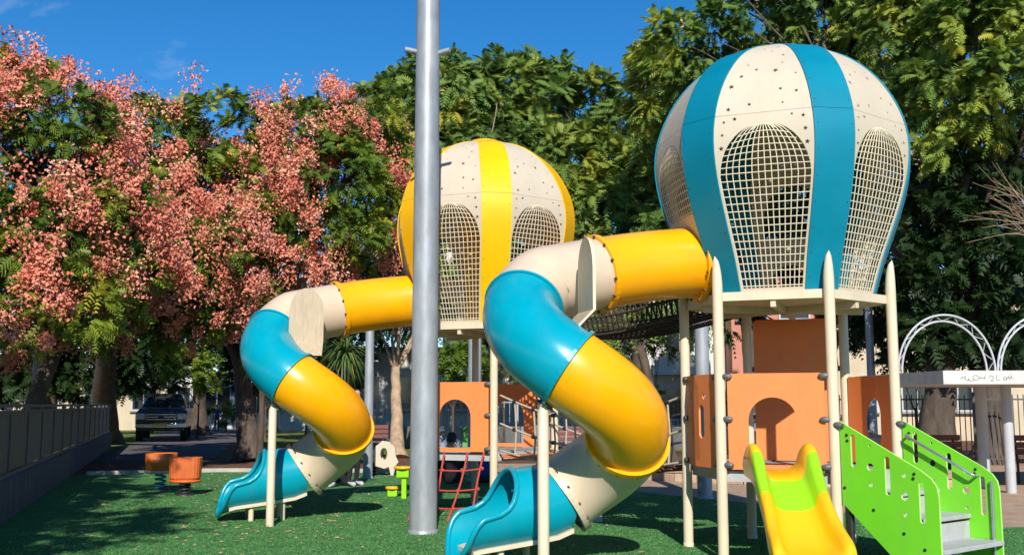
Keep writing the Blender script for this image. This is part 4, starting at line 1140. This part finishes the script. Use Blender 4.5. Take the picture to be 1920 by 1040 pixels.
# graffiti strokes on the roof edge
gz = 1.87; gy = 17.0 - so.y - .004; gs = .115
def stroke(mb, pts, ox, w=.0065):
    for a, b_ in zip(pts, pts[1:]):
        A = Vector((ox + a[0] * gs - so.x, gz + a[1] * gs)); B = Vector((ox + b_[0] * gs - so.x, gz + b_[1] * gs)); d = B - A
        if d.length < 1e-6: continue
        d.normalize(); p = Vector((-d.y, d.x)) * w / 2; A2, B2 = A - d * w * .3, B + d * w * .3
        mb.add([(q.x, gy, q.y) for q in (A2 - p, B2 - p, B2 + p, A2 + p)], [(0, 1, 2, 3)])
def arc(cx, cy, rx, ry, a0, a1, n=14): return [(cx + rx * math.cos(R(a0 + (a1 - a0) * i / n)), cy + ry * math.sin(R(a0 + (a1 - a0) * i / n))) for i in range(n + 1)]
gm = MB(); gx = 7.30
for s_ in ([(.0, .3), (.35, .75)], [(.02, .55), (.75, .6)], arc(.95, .55, .35, .35, 120, 330), arc(1.5, .4, .4, .35, 160, 350), arc(2.15, .55, .42, .34, 30, 370), [(2.6, .4), (2.9, .75)], [(2.75, .5), (3.5, .55)], [(3.3, .35), (3.5, .8)], arc(4.35, .55, .28, .3, 170, -30), [(4.6, .4), (4.3, .1)], [(4.25, .12), (4.7, .12)], [(5.05, .35), (5.1, .95)], [(5.0, .2), (5.55, .22)], arc(6.3, .45, .22, .2, 0, 360), [(6.5, .3), (6.8, .75), (6.9, .35), (7.2, .8), (7.25, .4)]):
    stroke(gm, s_, gx)
gm.build('graffiti', M_CLAMP, rf)
gm = MB()
for k in range(14):
    y0 = 17.4 + k * .21; 
    if k % 3 == 2: continue
    for q in range(3):
        a = Vector((x0 - .25 * (y0 - 17) / 3.6 - .004 - so.x, y0 - so.y + random.uniform(0, .15), 1.88 + random.uniform(0, .1))); b_ = a + Vector((0, random.uniform(-.08, .08), random.uniform(-.03, .06)))
        gm.add([a, b_, b_ + Vector((0, 0, .012)), a + Vector((0, 0, .012))], [(0, 1, 2, 3)])
gm.build('graffiti', M_CLAMP, rf)
for x, y, r_ in ((8.52, 18.05, .085), (8.55, 19.1, .10), (11.8, 18.05, .085), (11.8, 19.9, .085)):
    MB().tube([(x - so.x, y - so.y, 0), (x - so.x, y - so.y, 1.83)], r_, 16).build('column', M_SHP, sh)
def arch_truss(cx, y, r_, h):
    t_ = MB()
    a = [Vector((cx - so.x + r_ * math.cos(q), y - so.y, 2.05 + h * math.sin(q))) for q in np.linspace(0, PI, 33)]
    b_ = [Vector((cx - so.x + (r_ - .10) * math.cos(q), y - so.y + .10, 2.05 + (h - .10) * math.sin(q))) for q in np.linspace(0, PI, 33)]
    t_.tube(a, .019, 8); t_.tube(b_, .019, 8)
    o = t_.build('arch', M_SHP, sh)
    z = MB(); seq = [(a if k % 2 else b_)[k * 2] for k in range(17)]
    for p, q in zip(seq, seq[1:]): z.tube([p, q], .008, 5, False)
    z.build('lattice', M_SHP, o)
for cx in (7.44, 9.14, 10.84): arch_truss(cx, 17.85, .83, .98)
tag(sh, 'white flat roofed shelter with graffiti and steel arches on top', 'shelter')

# ------------------------------------------------------------------ benches under the shelter
def bench(label, c, rz):
    t = empty('park_bench', c, rz)
    for k in range(4): MB().bbox((0, -.22 + k * .13, .45), (1.3, .11, .035), .008).build('seat_slat', M_RED, t)
    for k in range(3): MB().bbox((0, .26 + .03 * k, .60 + .13 * k), (1.3, .03, .11), .008).build('back_slat', M_RED, t)
    for sg in (-.5, .5):
        MB().tube([(sg, .34, .9), (sg, .24, .45), (sg, .22, 0)], .025, 8).build('leg', M_BLK, t); MB().tube([(sg, .24, .42), (sg, -.22, .42), (sg, -.22, 0)], .025, 8).build('leg', M_BLK, t)
    tag(t, label, 'bench', 'red brown slatted benches')
bench('red brown slatted bench left of the shelter column', (8.15, 20.2, 0), .1)
bench('red brown slatted bench right of the shelter column', (10.2, 20.0, 0), -.1)
bench('red brown slatted bench in shade behind the far tube slide', (-4.2, 30.0, 0), .05)
bench('red brown slatted bench seen behind the low rope bridge', (1.7, 27.5, 0), -.1)

# ------------------------------------------------------------------ low block seat wall
sw = empty('seat_wall', (4.2, 20.6, 0))
blk = [MB().bbox((0, 0, 0), (.46, .34, .15 + .004 * k), .014).mesh('block', M_) for k, M_ in enumerate((mat('sand_block', (.42, .29, .19), .85, .2, 5, bump=.4), mat('tan_block', (.36, .24, .15), .85, .2, 5, bump=.4), mat('pale_block', (.50, .36, .25), .85, .2, 5, bump=.4)))]
pts = [(2.35 + 6.2 * u, 21.6 - 2.3 * u - .9 * math.sin(PI * u)) for u in np.linspace(0, 1, 60)]
def walk(step, off):
    out_, acc = [], off
    for (xa, ya), (xb, yb) in zip(pts, pts[1:]):
        l = math.hypot(xb - xa, yb - ya)
        while acc < l: out_.append((xa + (xb - xa) * acc / l, ya + (yb - ya) * acc / l, math.atan2(yb - ya, xb - xa))); acc += step
        acc -= l
    return out_
for course in range(2):
    for x, y, a in walk(.475, .24 if course else 0.0):
        link('block', random.choice(blk), sw, (x - 4.2 + random.uniform(-.006, .006), y - 20.6 + random.uniform(-.008, .008), .08 + .163 * course), a)
tag(sw, 'low curved seat wall of tan blocks behind the near tower', 'seat wall')

# ------------------------------------------------------------------ metal bar fences at the back
def bar_fence(label, a, b_, h, m, gap=.13, z0=.05):
    a, b_ = Vector(a), Vector(b_); d = b_ - a; L = d.length; d.normalize(); t = empty('bar_fence', a); ang_ = math.atan2(d.y, d.x)
    n = int(L / 2.4)
    for i in range(n + 1):
        c = d * (L * i / n); MB().box((c.x, c.y, h / 2 + .03), (.07, .07, h + .06), 0, ang_).build('fence_post', m, t)
    for z in (z0 + .12, h - .12):
        c = d * (L / 2); MB().box((c.x, c.y, z), (L, .03, .04), 0, ang_).build('rail', m, t)
    mb = MB()
    for s_ in np.arange(.08, L, gap):
        c = d * s_; mb.box((c.x, c.y, (h + z0) / 2), (.022, .022, h - z0), 0, ang_)
    mb.build('bars', m, t); tag(t, label, 'fence')
M_SLAT = mat('grey_green_slat', (.06, .068, .07), .6, .25, 4)
bar_fence('dark vertical bar fence behind the shelter at the right', (6.6, 27.2, 0), (16.5, 25.2, 0), 1.75, M_SLAT, .125)
bar_fence('black bar fence before the white building in the middle', (.5, 37.4, 0), (9.4, 36.0, 0), 1.7, M_BLK, .14)
bar_fence('thin bar fence behind the pale trunk and far tower', (-7.5, 38.6, 0), (.2, 37.6, 0), 1.7, M_GALV, .2)
# painted low wall
lw_ = empty('painted_wall', (-3, 36.2, 0))
M_PB = mat('blue_grey_wall', (.20, .24, .33), .8, .15, 2); M_PG = mat('green_wall', (.10, .32, .09), .8, .15, 2)
for i in range(16):
    x = -6.2 + i * 1.0
    MB().bbox((x + 3, .0 - i * .06, .38), (.985, .16, .76), .012).build('wall_panel', M_PG if i in (5, ) else (M_PB if i % 3 else M_FENCE), lw_)
tag(lw_, 'low wall of blue grey panels with one green panel behind the far tower', 'wall')

# ------------------------------------------------------------------ buildings
def building(name, label, c, w, d, h, m, storeys, bays, rz=0.0, balc=False, trim=None, win=(1.2, 1.3), roof=.25):
    t = empty(name, c, rz)
    MB().box((0, 0, h / 2), (w, d, h)).build('wall', m, t)
    MB().box((0, 0, h + roof / 2 + .002), (w + .3, d + .3, roof)).build('roof', trim or m, t)
    sh_ = h / storeys; bw = w / bays
    fr = MB(); ww, wh = win
    for s_ in (-1, 1): fr.box((s_ * (ww / 2 + .04), -.04, 0), (.08, .12, wh + .16))
    for s_ in (-1, 1): fr.box((0, -.04, s_ * (wh / 2 + .04)), (ww, .12, .08))
    fr.box((0, -.03, 0), (.05, .08, wh))
    fr_me = fr.mesh('window', M_SHP); gl_me = MB().box((0, 0, 0), (ww, .04, wh)).mesh('pane', M_GLASS); si_me = MB().box((0, 0, 0), (ww + .3, .22, .06)).mesh('sill', M_CONC)
    bl_me = MB().box((0, -.45, -.1), (bw * .8, .9, .14)).box((0, -.87, .4), (bw * .8, .06, .85)).mesh('balcony', m)
    for i in range(storeys):
        for j in range(bays):
            x = -w / 2 + bw * (j + .5); z = sh_ * (i + .55)
            f_ = link('window', fr_me, t, (x, -d / 2 - .004, z)); link('pane', gl_me, f_, (0, -.025, 0)); link('sill', si_me, f_, (0, -.09, -wh / 2 - .12))
            if balc and (i + j) % 2 == 0 and i: link('balcony', bl_me, t, (x, -d / 2 - .003, sh_ * i + .15))
    tag(t, label, 'building')
    return t
building('apartment_house', 'white apartment house with balconies behind the middle trees', (4.6, 50, 0), 15, 8, 8.4, M_WHITE, 3, 5, -.05, True)
building('house', 'terracotta walled house behind the near tower posts', (11.2, 48, 0), 3.6, 7, 7.5, M_TERRA, 2, 2, 0, False, M_WHITE)
building('house', 'cream house behind the slim pole, left of the shelter', (17.0, 48, 0), 7, 8, 7.0, M_BEIGEW, 2, 3, 0, False, M_CONC)
building('house', 'white single storey house beyond the path, right of the truck', (-18.2, 66, 0), 7, 6, 3.2, M_WHITE, 1, 3, .15, False, M_CONC, (1.5, 1.5))
building('house', 'cream house glimpsed through trunks behind the sheet fence', (-29, 64, 0), 16, 7, 3.4, M_BEIGEW, 1, 6, .2, False, M_CONC)
building('house', 'low white house behind the forked trunk', (-9.0, 64, 0), 9, 6, 3.4, M_WHITE, 1, 4, 0, False, M_CONC)
building('house', 'white house behind the pale trunk at mid left', (-4.2, 46, 0), 6.0, 6, 3.6, M_WHITE, 1, 3, .05, False, M_CONC)
building('house', 'pale house glimpsed at the right edge above the shelter', (24.5, 46, 0), 9, 8, 6.6, M_BEIGEW, 2, 3, 0, False, M_CONC)

# ------------------------------------------------------------------ vehicles
M_CAR = mat('dark_grey_car_paint', (.035, .037, .042), .22, .08, 3, coat=.8, metal=.3); M_TYRE = mat('tyre_rubber', (.02, .02, .02), .85, .2, 20); M_CHR = mat('chrome', (.65, .66, .68), .18, .08, 10, metal=1)
M_LAMP = mat('headlight_glass', (.55, .57, .58), .12, .1, 8); M_PLATE = mat('yellow_number_plate', (.70, .50, .02), .5, .05, 5)
def wheel(parent, x, y, r_, w):
    t_ = MB(); pr = [(r_ * .62, -w / 2), (r_ * .93, -w / 2), (r_, -w / 2 + .03), (r_, w / 2 - .03), (r_ * .93, w / 2), (r_ * .62, w / 2)]
    t_.lathe(pr, 28); t_.v = [(z, xx, yy) for xx, yy, z in t_.v]
    o = t_.build('wheel', M_TYRE, parent, (x, y, r_)); rm = MB(); rm.lathe([(0, -w / 2 + .05), (r_ * .2, -w / 2 + .02), (r_ * .62, -w / 2 + .04), (r_ * .62, w / 2 - .04), (r_ * .2, w / 2 - .02), (0, w / 2 - .05)], 20); rm.v = [(z, xx, yy) for xx, yy, z in rm.v]
    rm.build('rim', M_CHR, o)
def loft(mb, rings, mi=0, smooth=False):
    n = len(rings[0]); vs = [p for r_ in rings for p in r_]
    mb.add(vs, [(i * n + j, i * n + (j + 1) % n, (i + 1) * n + (j + 1) % n, (i + 1) * n + j) for i in range(len(rings) - 1) for j in range(n)], mi, smooth)
    mb.add(rings[0], [tuple(range(n))[::-1]], mi); mb.add(rings[-1], [tuple(range(n))], mi)
def rrect(w, z0, z1, y, b=.08, top=1.0):
    h = w / 2; ht = h * top
    return [(-h + b, y, z0), (h - b, y, z0), (h, y, z0 + b), (ht, y, z1 - b), (ht - b, y, z1), (-ht + b, y, z1), (-ht, y, z1 - b), (-h, y, z0 + b)]
tk = empty('pickup_truck', (-14.45, 43.2, 0), R(15))           # front faces -y
mb = MB(); loft(mb, [rrect(1.92, .55, 1.12, 0, .10), rrect(2.02, .48, 1.26, .10, .10), rrect(2.04, .46, 1.30, .6, .1), rrect(2.04, .46, 1.34, 1.45, .1), rrect(2.04, .46, 1.36, 3.6, .1), rrect(2.04, .5, 1.36, 5.9, .1), rrect(1.98, .55, 1.30, 5.98, .1)])
bd = mb.build('body', M_CAR, tk, recalc=True)
mb = MB(); loft(mb, [rrect(1.84, 1.30, 1.36, 1.40, .02, .98), rrect(1.72, 1.30, 1.93, 2.15, .10, .86), rrect(1.74, 1.30, 1.98, 2.6, .10, .86), rrect(1.74, 1.30, 1.96, 3.5, .10, .86), rrect(1.76, 1.30, 1.36, 3.75, .02, .96)])
cb = mb.build('cab', M_CAR, tk, recalc=True)
mb = MB(); mb.add([(-.80, 1.52, 1.44), (.80, 1.52, 1.44), (.66, 2.10, 1.865), (-.66, 2.10, 1.865)], [(0, 1, 2, 3)]); mb.v = [(x, y - .022, z + .018) for x, y, z in mb.v]; mb.build('windscreen', M_GLASS, cb)
for sg in (-1, 1):
    for y0, y1 in ((1.85, 2.6), (2.68, 3.4)):
        MB().add([(sg * .905, y0, 1.42), (sg * .905, y1, 1.42), (sg * .79, y1 - .05, 1.84), (sg * .79, y0 + (.3 if y0 < 2 else .04), 1.84)], [(0, 1, 2, 3)]).build('side_window', M_GLASS, cb)
    MB().bbox((sg * 1.13, 1.75, 1.50), (.16, .14, .30), .03).build('mirror', M_CAR, tk)
    MB().bbox((sg * .80, -.02, 1.02), (.34, .16, .24), .03).build('headlight', M_LAMP, tk)
    MB().bbox((sg * .80, -.06, .62), (.20, .06, .10), .02).build('fog_light', M_LAMP, tk)
    for y in (.95, 4.75): wheel(tk, sg * .88, y, .42, .27)
gr = MB().bbox((0, -.005, 1.00), (1.22, .10, .34), .03).build('grille', M_DARK, tk)
for z in (.90, 1.0, 1.1): MB().bbox((0, -.065, z), (1.20, .04, .045), .01).build('grille_bar', M_CHR, gr)
MB().bbox((0, -.075, 1.0), (.24, .05, .10), .03).build('badge', M_CAR, gr)
bu = MB().bbox((0, -.08, .66), (1.98, .22, .20), .05).build('bumper', M_CHR, tk)
MB().bbox((0, -.03, .50), (1.8, .16, .14), .04).build('air_dam', M_DARK, tk)
MB().box((0, -.196, .68), (.50, .012, .12)).build('number_plate', M_PLATE, bu)
tag(tk, 'dark grey pickup truck facing the camera in shade beyond the fence', 'pickup truck')
# dark parked car behind the shelter
ck = empty('parked_car', (9.3, 25.0, 0), R(88))
mb = MB(); loft(mb, [rrect(1.6, .35, .62, 0, .08), rrect(1.72, .28, .72, .15, .08), rrect(1.76, .26, .86, 1.1, .1), rrect(1.76, .26, .90, 3.4, .1), rrect(1.70, .30, .86, 4.1, .1), rrect(1.6, .4, .7, 4.2, .08)]); mb.build('body', M_CAR, ck, recalc=True)
mb = MB(); loft(mb, [rrect(1.6, .84, .88, .95, .01, .98), rrect(1.5, .84, 1.32, 1.75, .08, .82), rrect(1.5, .84, 1.36, 2.6, .08, .82), rrect(1.5, .84, 1.28, 3.4, .08, .84), rrect(1.56, .84, .90, 4.0, .01, .96)]); cb = mb.build('cabin', M_CAR, ck, recalc=True)
for sg in (-1, 1):
    for y0, y1 in ((1.45, 2.3), (2.38, 3.3)): MB().add([(sg * .79, y0, .92), (sg * .79, y1, .92), (sg * .675, y1 - .1, 1.26), (sg * .675, y0 + (.35 if y0 < 2 else .03), 1.26)], [(0, 1, 2, 3)]).build('side_window', M_GLASS, cb)
    for y in (.75, 3.4): wheel(ck, sg * .78, y, .31, .2)
    MB().bbox((sg * .62, .03, .58), (.28, .1, .12), .03).build('headlight', M_LAMP, ck)
mb = MB(); mb.add([(-.68, 1.08, .93), (.68, 1.08, .93), (.56, 1.70, 1.27), (-.56, 1.70, 1.27)], [(0, 1, 2, 3)]); mb.v = [(x, y - .03, z + .02) for x, y, z in mb.v]; mb.build('windscreen', M_GLASS, cb)
tag(ck, 'dark car parked behind the shelter column at the right', 'car')

# ------------------------------------------------------------------ people
def skin_body(name, joints, edges, mats, zsplit, parent, root):
    me = bpy.data.meshes.new(name); ids = list(joints)
    me.from_pydata([joints[k][0] for k in ids], [], [])
    me = bpy.data.meshes.new(name); me.from_pydata([joints[k][0] for k in ids], [(ids.index(a), ids.index(b_)) for a, b_ in edges], [])
    o = bpy.data.objects.new(name, me); COL.objects.link(o)
    sk = o.modifiers.new('Skin', 'SKIN'); sk.use_smooth_shade = True
    for i, k in enumerate(ids):
        r_ = joints[k][1]; me.skin_vertices[0].data[i].radius = r_ if isinstance(r_, tuple) else (r_, r_); me.skin_vertices[0].data[i].use_root = (k == root)
    ss_ = o.modifiers.new('Sub', 'SUBSURF'); ss_.levels = 2; ss_.render_levels = 2
    dg = bpy.context.evaluated_depsgraph_get(); nm = bpy.data.meshes.new_from_object(o.evaluated_get(dg))
    o.modifiers.clear(); o.data = nm; nm.name = name
    nm.materials.clear()
    for m in mats: nm.materials.append(m)
    for p in nm.polygons: p.material_index = zsplit(p.center); p.use_smooth = True
    o.parent = parent
    return o
def head_on(t, c, hair, tilt=(0, 0, 0)):
    mb = MB(); mb.lathe([(.001, -.115), (.035, -.11), (.058, -.08), (.070, -.03), (.078, .02), (.076, .065), (.058, .10), (.03, .118), (.001, .122)], 18)
    mb.v = [(x, y * 1.12 - (.012 if z < -.05 else 0), z) for x, y, z in mb.v]
    for sg in (-1, 1): mb.lathe([(.001, .03), (.014, .015), (.014, -.015), (.001, -.03)], 8, (sg * .078, .005, 0)); mb.lathe([(.001, .008), (.008, 0), (.001, -.008)], 8, (sg * .03, -.084, .008), 1)
    mb.tube([(0, -.082, .015), (0, -.102, -.022), (0, -.085, -.03)], [.006, .014, .009], 7); mb.box((0, -.078, -.062), (.045, .012, .010), 2)
    h = mb.build('head', [M_SKIN, M_HAIR, M_RED], t, c); h.rotation_euler = tilt
    hb = MB(); hb.lathe([(.084, -.055 if hair else .0), (.090, .0), (.088, .06), (.068, .108), (.036, .130), (.001, .135)], 18); hb.v = [(x, y * 1.12 + .022, z) for x, y, z in hb.v]
    hb.build('hair', M_HAIR, h)
def hands(j, k, p, d):
    """five short fingers as chains rooted in the palm"""
    e = []
    d = Vector(d).normalized(); s_ = d.cross(Vector((0, 1, 0))); s_ = s_.normalized() if s_.length > .1 else Vector((1, 0, 0))
    for i, (o_, l) in enumerate(((-.03, .065), (-.01, .078), (.01, .072), (.03, .055))):
        a = Vector(p) + d * .045 + s_ * o_; b_ = a + d * l + Vector((0, -.02, 0)); j['%sf%da' % (k, i)] = (tuple(a), .010); j['%sf%db' % (k, i)] = (tuple(b_), .008); e += [(k, '%sf%da' % (k, i)), ('%sf%da' % (k, i), '%sf%db' % (k, i))]
    a = Vector(p) + s_ * -.045 + d * .02 + Vector((0, -.02, 0)); j[k + 't'] = (tuple(a), .011); e.append((k, k + 't'))
    return e
def stand_person(label, base, rz, mats, h=1.0, arm='bent'):
    t = empty('person', base, rz); t.scale = (h, h, h)
    J = dict(pel=((0, 0, .95), (.15, .11)), wai=((0, 0, 1.08), (.135, .10)), che=((0, -.01, 1.28), (.165, .11)), nec=((0, .0, 1.46), .06), hd=((0, -.01, 1.54), .05))
    for s_, n_ in ((-1, 'l'), (1, 'r')):
        J[n_ + 'sh'] = ((s_ * .17, 0, 1.40), .062); J[n_ + 'el'] = ((s_ * .25, .02, 1.13), .047)
        J[n_ + 'wr'] = ((s_ * .16, -.20, 1.10), .032) if arm == 'bent' else ((s_ * .25, -.06, .88), .032)
        J[n_ + 'ha'] = ((s_ * .10, -.26, 1.12), (.036, .02)) if arm == 'bent' else ((s_ * .25, -.08, .80), (.036, .02))
        J[n_ + 'hp'] = ((s_ * .09, 0, .88), .095); J[n_ + 'kn'] = ((s_ * .10, -.02, .50), .062); J[n_ + 'an'] = ((s_ * .11, .02, .10), .045); J[n_ + 'to'] = ((s_ * .12, -.15, .04), (.045, .035))
    E_ = [('pel', 'wai'), ('wai', 'che'), ('che', 'nec'), ('nec', 'hd')]
    for n_ in 'lr': E_ += [('che', n_ + 'sh'), (n_ + 'sh', n_ + 'el'), (n_ + 'el', n_ + 'wr'), (n_ + 'wr', n_ + 'ha'), ('pel', n_ + 'hp'), (n_ + 'hp', n_ + 'kn'), (n_ + 'kn', n_ + 'an'), (n_ + 'an', n_ + 'to')]
    for n_ in 'lr': E_ += hands(J, n_ + 'ha', J[n_ + 'ha'][0], Vector(J[n_ + 'ha'][0]) - Vector(J[n_ + 'wr'][0]))
    def zs(c):
        if c.z < .10: return 2
        if c.z > 1.47: return 3
        for n_ in 'lr':
            w, e = Vector(J[n_ + 'wr'][0]), Vector(J[n_ + 'el'][0])
            if (c - Vector(J[n_ + 'ha'][0])).length < .12 or (c - w).length < .10 or (c - (w + e) / 2).length < .10: return 3
        return 1 if c.z < .98 else 0
    skin_body('body', J, E_, mats, zs, t, 'pel'); head_on(t, (0, -.02, 1.66), True)
    tag(t, label, 'person'); return t
def sit_person(label, base, rz, mats, h=1.0):
    t = empty('person', base, rz); t.scale = (h, h, h)
    J = dict(pel=((0, 0, .14), (.15, .13)), wai=((0, .02, .28), (.14, .11)), che=((0, -.02, .50), (.165, .11)), nec=((0, -.05, .67), .06), hd=((0, -.07, .75), .05))
    for s_, n_ in ((-1, 'l'), (1, 'r')):
        J[n_ + 'sh'] = ((s_ * .17, -.03, .60), .062); J[n_ + 'el'] = ((s_ * .24, -.12, .36), .046); J[n_ + 'wr'] = ((s_ * .14, -.30, .34), .032); J[n_ + 'ha'] = ((s_ * .09, -.37, .35), (.036, .02))
        J[n_ + 'hp'] = ((s_ * .10, -.03, .13), .095); J[n_ + 'kn'] = ((s_ * .17, -.36, .42), .06); J[n_ + 'an'] = ((s_ * .13, -.46, .08), .044); J[n_ + 'to'] = ((s_ * .14, -.62, .04), (.045, .035))
    E_ = [('pel', 'wai'), ('wai', 'che'), ('che', 'nec'), ('nec', 'hd')]
    for n_ in 'lr': E_ += [('che', n_ + 'sh'), (n_ + 'sh', n_ + 'el'), (n_ + 'el', n_ + 'wr'), (n_ + 'wr', n_ + 'ha'), ('pel', n_ + 'hp'), (n_ + 'hp', n_ + 'kn'), (n_ + 'kn', n_ + 'an'), (n_ + 'an', n_ + 'to')]
    for n_ in 'lr': E_ += hands(J, n_ + 'ha', J[n_ + 'ha'][0], Vector(J[n_ + 'ha'][0]) - Vector(J[n_ + 'wr'][0]))
    def zs(c):
        if c.y < -.42 and c.z < .12: return 2
        if c.z > .68 or any((c - Vector(J[n_ + 'ha'][0])).length < .13 for n_ in 'lr'): return 3
        return 1 if (c.z < .22 or c.y < -.2) else 0
    skin_body('body', J, E_, mats, zs, t, 'pel'); head_on(t, (0, -.10, .86), True)
    tag(t, label, 'person'); return t
CL = [M_CLOB, M_CLOB, M_SHOE, M_SKIN]
stand_person('person in black clothes standing behind the far tube slide', (-2.92, 19.45, 0), R(60), CL)
sit_person('person in black sitting on the ground behind the red climbing net', (-1.10, 19.6, 0), R(-160), CL, 1.0)
sit_person('person in blue sitting in the shade right of the red climbing net', (-.52, 19.8, 0), R(170), [M_CLOU, M_CLOD, M_SHOE, M_SKIN], .9)
sit_person('person in dark clothes and pale shoes sitting under the far slide', (-3.15, 19.6, 0), R(-30), [M_CLOB, M_CLOD, M_SHOE, M_SKIN], .85)
stand_person('distant person in blue walking on the path near the white house', (-15.6, 55.5, 0), R(20), [M_CLOU, M_CLOD, M_SHOE, M_SKIN], .85, 'down')
print('total objects', len(bpy.data.objects))
